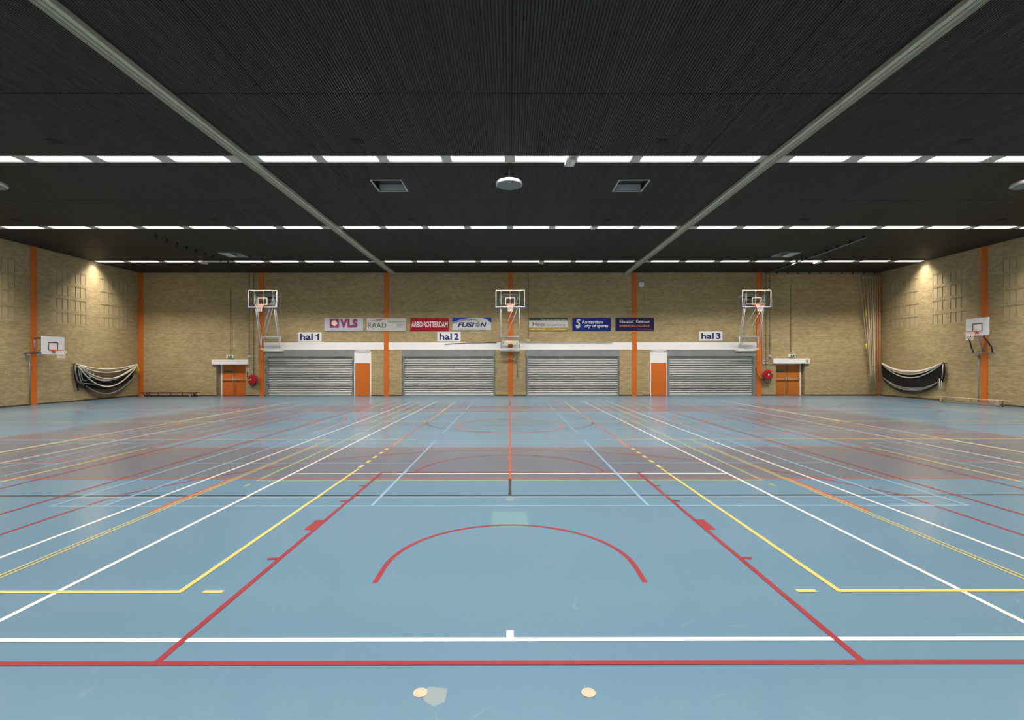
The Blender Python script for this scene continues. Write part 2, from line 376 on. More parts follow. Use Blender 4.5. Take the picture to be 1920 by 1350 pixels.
# ------------------------------------------------------------------ ceiling: black slats on a black deck, lamp troughs and hatches sunk in
HATCH = [(-4.61, -3.57, 15.82, 16.90), (3.60, 4.64, 15.82, 16.90), (-15.88, -14.80, 26.15, 27.25), (14.80, 15.88, 26.15, 27.25)]
SEAMS = [3.6, 10.78, 17.82, 24.90]
TR = .235
mb = MB()
deck = H+.022
holes = [(-WX+.12, WX-.12, y-TR, y+TR, .05) for y in ROWS] + [(a, b2, c, d, .30) for a, b2, c, d in HATCH]
panel(mb, 'z', deck, -WX, WX, WN, WY, holes, .05, 0, 0, 0)
cuts = [WN+.02, WY-.03]
bands = []
pts = sorted([(y-TR-.01, y+TR+.01) for y in ROWS] + [(y-.015, y+.015) for y in SEAMS]); cur = WN+.02
for a, b2 in pts:
    bands.append((cur, a)); cur = b2
bands.append((cur, WY-.03))
P, WD = .062, .046
k = int(-WX/P)+1
while k*P+WD < WX-.01:
    x0 = k*P; x1 = x0+WD; k += 1
    if any(abs((x0+x1)/2-g) < .031 for g in (-5.5, 0.0, 5.53)): x1 -= .014      # wider joints between the panels
    if 7.60 < abs((x0+x1)/2) < 7.86: continue
    for a, b2 in bands:
        segs = [(a, b2)]
        for h in HATCH:
            if h[0]-.03 < (x0+x1)/2 < h[1]+.03:
                segs = [q for s0, s1 in segs for q in (((s0, min(s1, h[2]-.03)), (max(s0, h[3]+.03), s1)) if s0 < h[3] and s1 > h[2] else ((s0, s1),)) if q[1]-q[0] > .02]
        for s0, s1 in segs:
            mb.face([(x0, s0, H), (x0, s1, H), (x1, s1, H), (x1, s0, H)], 1)
            mb.face([(x0, s0, H), (x0, s0, deck-.002), (x0, s1, deck-.002), (x0, s1, H)], 1)
            mb.face([(x1, s0, H), (x1, s1, H), (x1, s1, deck-.002), (x1, s0, deck-.002)], 1)
tag(mb.build('ceiling', ['black', 'slats']), kind='structure')

# ------------------------------------------------------------------ floor: sports floor with all its courts painted on
fl = MB(); FM = ['blue', 'grey', 'white_l', 'red_l', 'orange_l', 'black_l', 'yellow_l', 'green_l', 'lblue_l', 'patch', 'patch2']
BLUE, GREY, WHT, RED, ORA, BLK, YEL, GRN, LBL, PAT, PA2 = range(11)
fl.box(-WX, WX, WN, WY+.3, -.2, 0, 0)
LIFT = .00035
def rect(x0, x1, y0, y1, c, lay):
    z = lay*LIFT; x0, x1 = min(x0, x1), max(x0, x1); y0, y1 = min(y0, y1), max(y0, y1)
    fl.face([(x0, y0, z), (x1, y0, z), (x1, y1, z), (x0, y1, z)], c)
def hl(y, x0, x1, c, lay, w=.05): rect(x0, x1, y-w/2, y+w/2, c, lay+.33)
def vl(x, y0, y1, c, lay, w=.05): rect(x-w/2, x+w/2, y0, y1, c, lay)
def arc(cx, cy, r, a0, a1, c, lay, w=.05):
    n = max(6, int(abs(a1-a0)/4)); z = (lay+.66)*LIFT
    for i in range(n):
        p, q = math.radians(a0+(a1-a0)*i/n), math.radians(a0+(a1-a0)*(i+1)/n)
        fl.face([(cx+(r-w/2)*math.cos(p), cy+(r-w/2)*math.sin(p), z), (cx+(r+w/2)*math.cos(p), cy+(r+w/2)*math.sin(p), z),
                 (cx+(r+w/2)*math.cos(q), cy+(r+w/2)*math.sin(q), z), (cx+(r-w/2)*math.cos(q), cy+(r-w/2)*math.sin(q), z)], c)
# grey field around the inner court
GX, GY0, GY1, IX, IY0, IY1 = 14.3, 8.67, 23.95, 8.95, 11.97, 21.1
rect(-GX, GX, GY0, IY0, GREY, 1); rect(-GX, GX, IY1, GY1, GREY, 1); rect(-GX, -IX, IY0, IY1, GREY, 1); rect(IX, GX, IY0, IY1, GREY, 1)
for s in (-1, 1):
    hl(IY0, -s*0, s*IX, ORA, 3); hl(IY1, 0, s*IX, ORA, 3)
    hl(GY0, 0, s*GX, ORA, 6); hl(GY1, 0, s*GX, ORA, 3); vl(s*GX, GY0, GY1, ORA, 6)
    vl(s*3.0, IY0, IY1, ORA, 8); vl(s*IX, IY0, IY1, ORA, 8)
    # keys and three-point arcs of the long court
    hx = s*(GX-1.575); CY = 16.35
    hl(CY-2.45, s*GX, s*(GX-5.8), ORA, 3); hl(CY+2.45, s*GX, s*(GX-5.8), ORA, 3); vl(s*(GX-5.8), CY-2.45, CY+2.45, ORA, 3)
    arc(s*(GX-5.8), CY, 1.8, 90 if s > 0 else -90, 270 if s > 0 else 90, ORA, 3, .08)
    t = math.degrees(math.asin(6.2/6.75))
    a0, a1 = (180-t, 180+t) if s > 0 else (-t, t)
    arc(hx, CY, 6.75, a0, a1, ORA, 3, .06)
    e = math.sqrt(6.75**2-6.2**2)
    for q in (-1, 1): hl(CY+q*6.2, s*GX, hx-s*e, ORA, 3, .06)
    arc(hx, CY, 1.28, 90 if s > 0 else -90, 270 if s > 0 else 90, ORA, 3, .08)
    for q in (.9, 1.8, 2.7, 3.55):
        for g in (-1, 1): rect(s*(GX-1.2-q), s*(GX-1.28-q), CY+g*2.45, CY+g*2.6, ORA, 4)
    for g in (-1, 1): rect(s*(GX-1.75), s*(GX-2.15), CY+g*2.45, CY+g*2.62, ORA, 4)
arc(0, CY, 1.8, 0, 360, ORA, 5, .07); arc(0, 17.55, 3.0, 0, 360, BLK, 4, .05)
vl(0, 8.67, 24.0, ORA, 12); vl(0, 7.6, 8.67, BLK, 12); vl(0, 24.0, 27.3, BLK, 12); hl(7.58, -24, 24, BLK, 4)
# basketball courts of the three halls (dark red)
for cx, hw in ((0, 7.04), (-15.5, 7.0), (15.5, 7.0)):
    y0, y1 = 3.32, 29.38
    if cx == 0: hl(y0, -9.5, 9.5, RED, 10)
    else: hl(y0, cx-hw, cx+hw, RED, 9)
    hl(y1, cx-hw, cx+hw, RED, 4); hl((y0+y1)/2, cx-hw, cx+hw, RED, 4, .045)
    for g in (-1, 1): vl(cx+g*hw, y0, y1, RED, 9)
    for e, s in ((y0, 1), (y1, -1)):
        hy = e+s*1.575; fy = e+s*5.85
        top = 11 if s > 0 else 4
        for g in (-1, 1):
            vl(cx+g*2.45, e, fy, RED, top)
            for q in (1.79, 3.95, 4.85): rect(cx+g*2.474, cx+g*2.575, e+s*q-.025, e+s*q+.025, RED, top+1)
            rect(cx+g*2.474, cx+g*2.575, e+s*2.68, e+s*3.06, RED, top+1)
            vl(cx+g*6.2, e, hy+s*2.67, RED, 5)
            vl(cx+g*1.28, hy-s*.35, hy, RED, 5)
        hl(fy+s*.03, cx-2.45, cx+2.45, RED, 9, .04)
        arc(cx, fy, 1.8, 0, 180*s, RED, 5); arc(cx, hy, 1.28, 0, 180*s, RED, 5)
        t = math.degrees(math.asin(2.67/6.75)); arc(cx, hy, 6.75, t*s, (180-t)*s, RED, 5)
# tennis courts (white)
for cx in (0, -16.17, 16.17):
    a, b2 = 3.604, 27.37
    if cx == 0: hl(a, -9.5, 9.5, WHT, 8); rect(-.028, .028, a, a+.12, WHT, 9)
    else: hl(a, cx-5.5, cx+5.5, WHT, 8)
    hl(b2, cx-5.5, cx+5.5, WHT, 4, .06)
    for g in (-1, 1):
        vl(cx+g*5.46, a, b2, WHT, 8); vl(cx+g*4.115, a, b2, WHT, 8)
    hl(a+5.485, cx-4.13, cx+4.13, WHT, 7); hl(b2-5.485, cx-4.13, cx+4.13, WHT, 7)
# volleyball courts, two and two (yellow)
for s in (-1, 1):
    for y0, y1 in ((4.37, 13.27), (17.38, 26.35)):
        for y in (y0, y1): hl(y, s*2.98, s*21.0, YEL, 9, .05)
        vl(s*12.0, y0, y1, YEL, 5)
        for x in (3.0, 8.97, 14.97, 21.0):
            if x == 3.0 and y0 < 5:
                vl(s*x, y0, 9.5, YEL, 10)
                for k in range(5): rect(s*2.975, s*3.05, 9.6+k*.5, 9.85+k*.5, YEL, 11)
                vl(s*2.965, 12.2, y1, YEL, 11, .02)
            elif x == 3.0: vl(s*x, 21.1, y1, YEL, 10); vl(s*2.965, y0, 21.1, YEL, 11, .02)
            elif x < 9: vl(s*x, 4.37 if y0 < 5 else 21.1, 11.9 if y0 < 5 else y1, YEL, 10)
            else: vl(s*x, y0, y1, YEL, 5)
        for y in (y0, y1): rect(s*2.61, s*2.79, y-.025, y+.025, YEL, 9)
    for d in (-.035, .035): vl(s*4.97+d*.9, 4.37, 13.27, YEL, 10, .022)
    vl(s*4.97, 17.38, 26.35, YEL, 10, .04)
    rect(s*5.0, s*5.075, 6.72, 8.65, ORA, 9)
    for k in range(14): rect(s*12.03, s*12.12, 17.5+k*.55, 17.75+k*.55, WHT, 6)
# long volleyball courts (pale green)
for cx in (0, -16.12, 16.12):
    for g in (-1, 1):
        vl(cx+g*4.5, 8.54, 26.4, GRN, 6)
        if cx == 0: rect(g*4.5-.03, g*4.5+.03, 8.15, 8.32, GRN, 6)
    for y in (8.54, 14.5, 17.5, 20.5, 26.4): hl(y, cx-4.5, cx+4.5, GRN, 6, .045)
# nine badminton courts (light blue)
for cx in (0, -16.12, 16.12):
    for y0 in (7.01, 14.5, 22.0):
        for d in (0, .46, 5.64, 6.10): hl(y0+d, cx-6.72, cx+6.72, LBL, 7, .04)
        for g in (-1, 1):
            for x in (2.02, 5.94, 6.70): vl(cx+g*x, y0, y0+6.1, LBL, 13 if x < 3 else 7, .045)
            hl(y0+3.05, cx+g*2.02, cx+g*6.7, LBL, 7, .04)
# rings in the outer halls, patches
for s in (-1, 1):
    for cx, r in ((17.7, 1.9), ):
        arc(s*cx, 22.5, r, 0, 360, RED, 6, .06)
    arc(s*15.9, 22.3, 1.1, 90, 270, RED, 6, .05)
rect(-.245, .23, 6.08, 6.72, PAT, 2); rect(-.06, .05, 7.28, 7.42, PA2, 2)
fl.face([(-.52, 2.94, 2*LIFT), (-.46, 2.90, 2*LIFT), (-.40, 2.94, 2*LIFT), (-.40, 3.06, 2*LIFT), (-.52, 3.08, 2*LIFT), (-.57, 3.02, 2*LIFT)], PA2)
tag(fl.build('floor', FM), kind='structure')

# ------------------------------------------------------------------ skirtings, orange columns, white band
mb = MB(); e = [-WX]+[v for h in sorted(OPEN) for v in h[:2]]+[WX]
for a, b2 in zip(e[0::2], e[1::2]): mb.box(a, b2, WY-.012, WY, 0, .065)
tag(mb.build('baseboard_back', 'base'), kind='structure')
for s, nm in ((-1, 'baseboard_left'), (1, 'baseboard_right')):
    mb = MB(); mb.box(s*(WX-.012), s*WX, WN, WY, 0, .065); tag(mb.build(nm, 'base'), kind='structure')
tn = 0
def trim(mb, mats):
    global tn
    tn += 1
    return tag(mb.build('trim_%d' % tn, mats), kind='structure')
COLS = [(260.7, 269), (486.6, 495.2), (720, 728.8), (952.6, 961.4), (1185, 1193.8), (1418.4, 1427.3), (1644, 1653.2)]
for a, b2 in COLS:
    mb = MB(); mb.box(max(bx(a), -WX), min(bx(b2), WX), WY-.035, WY+.02, 0, H+.02); trim(mb, 'orange')
for s in (-1, 1):
    for y in (24.82, 17.80, 10.70):
        mb = MB(); mb.box(s*(WX-.035), s*(WX+.02), y-.15, y+.15, 0, H+.02); trim(mb, 'orange')
zb0, zb1 = bz(656), bz(641.8)
prev = bx(495.2)
for a, b2 in COLS[2:6]:
    mb = MB(); mb.box(prev, bx(a), WY-.025, WY+.02, zb0, zb1); trim(mb, 'white'); prev = bx(b2)
# a thin cable lies along the top of the white band

# ------------------------------------------------------------------ double fire doors (structure) and the white-framed store doors
BY = WY+.28
def double_door(n, fx0, fx1, hinge):
    """fx0..fx1: px extent of the orange leaves, hinge: +1 when the white jamb shows on the right"""
    c = (bx(fx0)+bx(fx1))/2; w = (bx(fx1)-bx(fx0))/2; zt = bz(682)
    r = thing('door_%d' % n, None, None, (c, BY, 0), kind='structure')
    mb = MB(); mb.box(c-w-.10, c-w, BY-.05, BY, 0, zt); mb.box(c+w, c+w+.10, BY-.05, BY, 0, zt); mb.box(c-w, c+w, BY-.05, BY, zt-.04, zt); mb.build('door_frame', 'white', r)
    for s in (-1, 1):
        x0, x1 = (c-w, c-.012) if s < 0 else (c+.012, c+w)
        mb = MB(); mb.box(x0, x1, BY-.04, BY+.01, .01, zt-.04); mb.box(x0, x1, BY-.055, BY-.04, .98, 1.02)
        lf = mb.build('door_leaf', 'orange_door' if n == 1 else 'orange_dim', r)
        mb = MB(); mb.tube([(x0+.04, BY-.12, 1.10), (x1-.05, BY-.12, 1.10)], .017)
        for x in (x0+.05, x1-.05): mb.box(x-.02, x+.02, BY-.13, BY-.04, 1.04, 1.22)
        mb.build('push_bar', 'pale_metal', lf)
        mb = MB(); x = c+s*.08; mb.tube([(x, BY-.05, .05), (x, BY-.05, zt-.1)], .010); mb.build('bolt_rod', 'grey_m', lf)
    mb = MB(); z = 1.62; x0 = c-w+.10; mb.box(x0, x0+.58, BY-.048, BY-.04, z-.08, z+.08); sg = mb.build('door_sign', 'green_sign', r)
    return r, sg
D1, SG1 = double_door(1, 413, 460, -1)
D2, SG2 = double_door(2, 1455.5, 1503, 1)
for n, (a, b2, o0, o1) in enumerate(((664, 696, 666, 694), (1219, 1251, 1220.7, 1249.5))):
    x0, x1 = bx(a), bx(b2); c = (x0+x1)/2; zt = bz(656.9); Y = WY+.01
    r = thing('door_%d' % (n+3), None, None, (c, Y, 0), kind='structure')
    mb = MB(); mb.box(x0, bx(o0), Y-.03, Y+.05, 0, zt); mb.box(bx(o1), x1, Y-.03, Y+.05, 0, zt); mb.box(x0, x1, Y-.03, Y+.05, zt-.06, zt); mb.build('door_frame', 'white', r)
    mb = MB(); mb.box(bx(o0), bx(o1), Y, Y+.04, bz(680.5), zt-.06); mb.build('door_panel', 'white', r)
    mb = MB(); mb.box(bx(o0)+.02, bx(o1)-.02, Y-.012, Y+.01, zt-.115, zt-.09); mb.build('panel_strip', 'grey_m', r)  # narrow grey strip across the top of the white panel
    mb = MB(); mb.box(bx(o0), bx(o1), Y, Y+.04, .015, bz(680.5)); lf = mb.build('door_leaf', 'orange_door', r)
    s = -1 if n == 0 else 1
    mb = MB(); hx2 = bx(o0)+.05 if n == 0 else bx(o0)+.05; mb.box(hx2-.015, hx2+.015, Y-.02, Y, .95, 1.10); mb.tube([(hx2, Y-.02, 1.05), (hx2, Y-.05, 1.05), (hx2+.08, Y-.05, 1.05)], .009, 6); mb.build('handle', 'grey_m', lf)

# ------------------------------------------------------------------ roller shutters
def shutter(a, b2, c0, c1, label, z_head=668.5):
    x0, x1 = bx(a), bx(b2); cc0, cc1 = bx(c0), bx(c1); zt = bz(656.9); zh = bz(z_head)
    r = thing('roller_shutter', label, 'roller shutter', ((x0+x1)/2, WY, 0), 'roller shutters of the equipment stores')
    mb = MB(); mb.box(x0, x1, WY-.06, WY+.14, zh, zt); mb.build('shutter_box', 'header', r)
    for g0, g1 in ((x0+.03, cc0), (cc1, x1-.03)):
        mb = MB(); mb.box(g0, g1, WY-.03, WY+.08, .0, zh); mb.box(g0+.04, g0+.07, WY-.045, WY-.03, 0, zh); mb.build('guide_rail', 'grey_m', r)
    mb = MB(); n = 17; top = zh-.02; p = top/n
    prof = []
    for i in range(n):
        z = top-i*p
        prof += [(WY+.075, z), (WY+.040, z-p*.10), (WY+.012, z-p*.30), (WY+.008, z-p*.55), (WY+.030, z-p*.78), (WY+.070, z-p*.90)]
    prof.append((WY+.075, 0.0))
    for (y0, z0), (y1, z1) in zip(prof, prof[1:]):
        mb.face([(cc0, y0, z0), (cc1, y0, z0), (cc1, y1, z1), (cc0, y1, z1)], 1 if y0 > WY+.069 and y1 > WY+.069 else 0)
    mb.build('shutter_curtain', ['shutter', 'seam'], r)
    mb = MB(); mb.box(cc0, cc1, WY+.0, WY+.05, 0, .05); mb.build('bottom_rail', 'grey_m', r)
shutter(498.5, 664, 503, 660.5, 'grey steel roller shutter below the sign reading hal 1')
shutter(754, 928.5, 758, 925, 'grey steel roller shutter left of the middle orange column, below the sign hal 2')
shutter(986, 1161, 989.5, 1158, 'grey steel roller shutter just right of the middle orange column')
shutter(1251, 1416.5, 1254.5, 1411, 'grey steel roller shutter below the sign reading hal 3')

# ------------------------------------------------------------------ canopies over the double doors
for a, b2, y0, y1, lab, s in ((398, 467, 674, 683, 'white box canopy over the double doors beside the red bench', -1), (1448, 1517, 672.6, 682, 'white box canopy over the double doors nearest the ropes', 1)):
    x0, x1, z0, z1 = bx(a), bx(b2), bz(y1), bz(y0)
    r = thing('door_canopy', lab, 'canopy', ((x0+x1)/2, WY, z0), 'canopies over the double doors')
    mb = MB(); mb.box(x0+.02, x1-.02, WY-.10, WY, z0, z1); mb.build('canopy_box', 'white', r)
    xb = x0+.32 if s < 0 else x1-.32
    mb = MB(); mb.v = []; mb.face([(xb, WY-.09, z0), (xb, WY+.0, z0), (xb, WY+.0, z0-.45)]); mb.face([(xb+.03, WY-.09, z0), (xb+.03, WY, z0), (xb+.03, WY, z0-.45)]); mb.face([(xb, WY-.09, z0), (xb+.03, WY-.09, z0), (xb+.03, WY, z0-.45), (xb, WY, z0-.45)]); mb.build('bracket', 'grey_m', r)

# ------------------------------------------------------------------ lettering
def text(s, x0, x1, z0, z1, y, mat, parent, shear=0, bold=0.0, name='lettering', spacing=1.0, keep=False):
    cu = bpy.data.curves.new('txt', 'FONT'); cu.body = s; cu.shear = shear; cu.offset = bold; cu.resolution_u = 4; cu.space_character = spacing
    ob = bpy.data.objects.new('txt', cu); C.objects.link(ob)
    dg = bpy.context.evaluated_depsgraph_get(); dg.update()
    me = bpy.data.meshes.new_from_object(ob.evaluated_get(dg)); bpy.data.objects.remove(ob); bpy.data.curves.remove(cu)
    xs_ = [v.co.x for v in me.vertices]; ys_ = [v.co.y for v in me.vertices]
    ax, bx_, ay, by = min(xs_), max(xs_), min(ys_), max(ys_); org = ORG[parent.name]
    for v in me.vertices:
        v.co = Vector((x0+(v.co.x-ax)/(bx_-ax)*(x1-x0), y, z0+(v.co.y-ay)/(by-ay)*(z1-z0)))-org
    me.materials.clear(); me.materials.append(M[mat]); me.name = name
    o = bpy.data.objects.new(name, me); C.objects.link(o); o.parent = parent; ORG[o.name] = org
    return o
def shape(pts, x0, x1, z0, z1, y, mat, parent, name, th=.004):
    mb = MB(); mb.prism([(x0+p*(x1-x0), z0+q*(z1-z0)) for p, q in pts], y-th, y); return mb.build(name, mat, parent)
def board(name, a, b2, y0, y1, mat, label, cat, group, Y=WY-.045):
    x0, x1, z0, z1 = bx(a), bx(b2), bz(y1), bz(y0)
    r = thing(name, label, cat, ((x0+x1)/2, Y, z0), group)
    mb = MB(); mb.box(x0, x1, Y, Y+.02 if Y < WY-.03 else WY, z0, z1); mb.box(x0+.3, x1-.3, Y+.02, WY, z0+.2, z1-.2) if Y < WY-.03 and x1-x0 > 2 else None
    mb.build('sign_board', mat, r); return r, x0, x1, z0, z1
G = 'hall number signs above the white band'
for a, b2, y0, y1, t, lab in ((559, 603.3, 622.8, 640.2, 'hal 1', 'white sign reading hal 1 in navy letters'), (820, 863.8, 622.3, 640, 'hal 2', 'white sign reading hal 2 in navy letters'), (1310.8, 1354.3, 621.8, 639, 'hal 3', 'white sign reading hal 3 in navy letters')):
    r, x0, x1, z0, z1 = board('hall_sign', a, b2, y0, y1, 'white_ink', lab, 'sign', G, WY-.02)
    w = x1-x0; h = z1-z0
    text('hal', x0+.09*w, x0+.63*w, z0+.17*h, z1-.15*h, WY-.024, 'navy_ink', r, bold=.028)
    if t[-1] == '1': shape([(.45, 0), (.78, 0), (.78, 1), (.52, 1), (.40, .84), (.10, .72), (.10, .56), (.45, .64)], x0+.72*w, x0+.95*w, z0+.17*h, z1-.15*h, WY-.024, 'navy_ink', r, 'numeral')
    else: text(t[-1], x0+.72*w, x0+.92*w, z0+.16*h, z1-.14*h, WY-.024, 'navy_ink', r, bold=.032, name='numeral')
G = 'sponsor boards in a row on the back wall'; BYY = WY-.047
r, x0, x1, z0, z1 = board('sponsor_board', 609, 681.2, 596.6, 620.3, 'lgrey', 'pale board with VLS in red letters and a red square emblem', 'sign', G)
w, h = x1-x0, z1-z0
shape([(0, 0), (1, 0), (1, 1), (0, 1)], x0+.135*w, x0+.38*w, z0+.24*h, z0+.96*h, BYY-.002, 'blue_ink', r, 'emblem_edge')
shape([(0, 0), (1, 0), (1, 1), (0, 1)], x0+.155*w, x0+.36*w, z0+.30*h, z0+.90*h, BYY-.007, 'red_ink', r, 'emblem')
shape([(.0, .5), (.12, .85), (.4, 1), (.72, .95), (.85, .7), (1, .5), (.95, .35), (.8, .3), (.75, .12), (.5, 0), (.3, .12), (.1, .25)], x0+.18*w, x0+.34*w, z0+.38*h, z0+.83*h, BYY-.012, 'white_ink', r, 'emblem_head')
text('VLS', x0+.395*w, x0+.86*w, z0+.24*h, z0+.96*h, BYY-.002, 'blue_ink', r, bold=.07, name='lettering_edge', spacing=1.16)
text('VLS', x0+.42*w, x0+.84*w, z0+.30*h, z0+.90*h, BYY-.006, 'red_ink', r, bold=.03, spacing=1.16)
text('VAN LEEUWEN SERVICES', x0+.14*w, x0+.86*w, z0+.07*h, z0+.14*h, BYY-.002, 'lbl_text', r) if 'lbl_text' in M else text('VAN LEEUWEN SERVICES', x0+.14*w, x0+.86*w, z0+.07*h, z0+.14*h, BYY-.002, 'tray', r)
r, x0, x1, z0, z1 = board('sponsor_board', 688.2, 761, 596.6, 620.3, 'offwhite', 'off-white board reading RAAD below a thin red roof line', 'sign', G)
w, h = x1-x0, z1-z0
shape([(0, 0), (.78, 1), (1, .8), (.5, .35)], x0+.07*w, x0+.47*w, z0+.74*h, z0+.94*h, BYY-.003, 'red_ink', r, 'roof_emblem')
text('RAAD', x0+.03*w, x0+.50*w, z0+.24*h, z0+.64*h, BYY-.002, 'black_ink', r, bold=-.005)
text('REGISTER ADMINISTRATIES', x0+.55*w, x0+.98*w, z0+.65*h, z0+.76*h, BYY-.002, 'black_ink', r)
for k, (a, t) in enumerate(((.77, 'Rotterdam'), (.75, '3000 Rotterdam'), (.68, 'Tel. 010 - 4 12 34'))): text(t, x0+a*w, x0+.98*w, z0+(.50-.14*k)*h, z0+(.57-.14*k)*h, BYY-.002, 'black_ink', r)
text('ACCOUNTANCY   BEDRIJFSKUNDE   BELASTINGADVIES   FISCAAL', x0+.03*w, x0+.98*w, z0+.08*h, z0+.16*h, BYY-.002, 'grey_m', r)
r, x0, x1, z0, z1 = board('sponsor_board', 769.7, 841.6, 596.3, 620, 'crimson', 'crimson board reading ARBO ROTTERDAM in white capitals', 'sign', G)
w, h = x1-x0, z1-z0; text('ARBO ROTTERDAM', x0+.03*w, x0+.97*w, z0+.27*h, z0+.73*h, BYY-.002, 'white_ink', r, bold=.016)
r, x0, x1, z0, z1 = board('sponsor_board', 848.5, 921.2, 596, 619.3, 'offwhite', 'white and blue arched board reading FUSION in navy letters', 'sign', G)
w, h = x1-x0, z1-z0
shape([(0, .62), (.12, .76), (.25, .88), (.38, .95), (.5, 1), (0, 1)], x0, x1, z0, z1, BYY-.002, 'royal2', r, 'corner_print')
shape([(.78, 1), (.9, .84), (1, .58), (1, 1)], x0, x1, z0, z1, BYY-.002, 'royal2', r, 'corner_print')
mb = MB(); mb.tube([(x0+p*w, BYY-.004, z0+q*h) for p, q in ((.0, .53), (.12, .68), (.25, .79), (.38, .87), (.5, .91))], .018, 6); mb.build('arch_line', 'navy_ink', r)
mb = MB(); mb.tube([(x0+p*w, BYY-.004, z0+q*h) for p, q in ((.40, .74), (.46, .83), (.54, .86), (.62, .82), (.67, .70), (.68, .58))], .016, 6); mb.build('swoosh_line', 'navy_ink', r)
text('FUSI', x0+.13*w, x0+.57*w, z0+.24*h, z0+.64*h, BYY-.002, 'navy_ink', r, shear=.25, bold=.045); text('N', x0+.715*w, x0+.88*w, z0+.24*h, z0+.64*h, BYY-.002, 'navy_ink', r, shear=.25, bold=.045)
mb = MB(); cx, cz = x0+.65*w, z0+.43*h
for k in range(5):
    a = k*2*math.pi/5; mb.tube([(cx+math.cos(a+t)*q, BYY-.004, cz+math.sin(a+t)*q) for t, q in ((0, .03), (.5, .09), (1.1, .14), (1.5, .17))], .022, 6)
mb.build('ball_emblem', 'navy_ink', r)
text('www.fusionrotterdam.nl', x0+.14*w, x0+.86*w, z0+.04*h, z0+.16*h, BYY-.002, 'navy_ink', r, shear=.2)
r, x0, x1, z0, z1 = board('sponsor_board', 992, 1064.4, 596.2, 620, 'offwhite', 'green, white and gold board reading Hess uitvaartzorg', 'sign', G)
w, h = x1-x0, z1-z0
shape([(0, 0), (1, 0), (1, 1), (0, 1)], x0, x1, z0+.80*h, z1, BYY-.001, 'dgreen', r, 'green_band'); shape([(0, 0), (1, 0), (1, 1), (0, 1)], x0, x1, z0, z0+.24*h, BYY-.001, 'gold', r, 'gold_band')
text('Meer dan een uitvaart alleen', x0+.31*w, x0+.96*w, z0+.83*h, z0+.94*h, BYY-.007, 'white_ink', r, shear=.15)
text('Hess', x0+.09*w, x0+.41*w, z0+.34*h, z0+.68*h, BYY-.002, 'black_ink', r); text('uitvaartzorg', x0+.44*w, x0+.93*w, z0+.28*h, z0+.56*h, BYY-.002, 'black_ink', r, bold=-.008)
text('010 - 436 23 33', x0+.06*w, x0+.42*w, z0+.06*h, z0+.17*h, BYY-.007, 'white_ink', r); text('www.hess.nl', x0+.62*w, x0+.94*w, z0+.06*h, z0+.17*h, BYY-.007, 'white_ink', r)
r, x0, x1, z0, z1 = board('sponsor_board', 1073, 1145, 596.1, 620, 'royal', 'royal blue board reading Rotterdam city of sports', 'sign', G)
w, h = x1-x0, z1-z0
mb = MB(); pts = ((.205, .80), (.17, .84), (.13, .80), (.12, .70), (.16, .62), (.185, .50), (.17, .40), (.15, .32))
mb.tube([(x0+p*w, BYY-.004, z0+q*h) for p, q in pts], .055, 8)
mb.prism([(x0+p*w, z0+q*h) for p, q in ((.07, .46), (.14, .42), (.20, .45), (.205, .30), (.165, .16), (.15, .22), (.12, .17), (.10, .24), (.10, .32))], BYY-.03, BYY); mb.build('figure_emblem', 'offwhite', r)
text('Rotterdam', x0+.25*w, x0+.80*w, z0+.54*h, z0+.78*h, BYY-.002, 'white_ink', r, shear=.2, bold=.02); text('city of sports', x0+.32*w, x0+.93*w, z0+.18*h, z0+.48*h, BYY-.002, 'white_ink', r, shear=.2, bold=.02)
r, x0, x1, z0, z1 = board('sponsor_board', 1153.6, 1226, 596.1, 620, 'indigo', 'dark indigo board reading Educatief Centrum EMMAUSCOLLEGE', 'sign', G)
w, h = x1-x0, z1-z0
text('Educatief  Centrum', x0+.11*w, x0+.88*w, z0+.61*h, z0+.82*h, BYY-.002, 'white_ink', r, bold=.015, spacing=1.1); text('EMMAUSCOLLEGE', x0+.11*w, x0+.88*w, z0+.28*h, z0+.46*h, BYY-.002, 'salmon_ink', r, bold=.02, spacing=1.1)
text('www.emmauscollege.nl', x0+.58*w, x0+.98*w, z0+.06*h, z0+.12*h, BYY-.002, 'salmon_ink', r)
for sg, x in ((SG1, bx(413)), (SG2, bx(1455.5))):
    text('NOODUITGANG', x+.13, x+.65, 1.64, 1.68, BY-.05, 'hatch', sg); text('VRIJHOUDEN', x+.16, x+.60, 1.565, 1.605, BY-.05, 'hatch', sg)

# ------------------------------------------------------------------ small fittings of the back wall
def pipe(name, px, y0, y1, r, mat, label, off=.03, extra=(), cat='conduit', group=None):
    x = bx(px); mb = MB(); mb.tube([(x, WY-off, min(H, bz(y0))), (x, WY-off, bz(y1))]+[(bx(a), WY-off, bz(b2)) for a, b2 in extra], r, 6)
    z = bz(y0)
    k = 0
    while z-.6*k > bz(y1)+.3:
        k += 1
        zz = z-.6*k
        if zz > bz(y1): mb.box(x-r*1.2, x+r*1.2, WY-off-r*.5, WY, zz-.015, zz+.015)
    return single(name, mb, mat, label, cat, group)
G = 'thin conduits down the back wall'
pipe('conduit', 432.8, 540, 664, .015, 'conduit', 'thin dark conduit down to the exit sign beside the red bench', group=G)
pipe('conduit', 467.8, 511, 665, .015, 'conduit', 'thin dark conduit down to the detector by hal 1', group=G)
pipe('conduit', 475.8, 511, 700, .015, 'conduit', 'thin dark conduit down to the fire hose reel by hal 1', group=G)
pipe('conduit', 485.2, 511, 682, .016, 'white_m', 'white conduit along the orange column by hal 1', group=G)
pipe('conduit', 990.4, 511, 636, .017, 'conduit', 'thin dark conduit left of the Hess board', group=G)
pipe('conduit', 1428.5, 511, 682, .018, 'white_m', 'white conduit turning along to the canopy nearest the ropes', group=G)
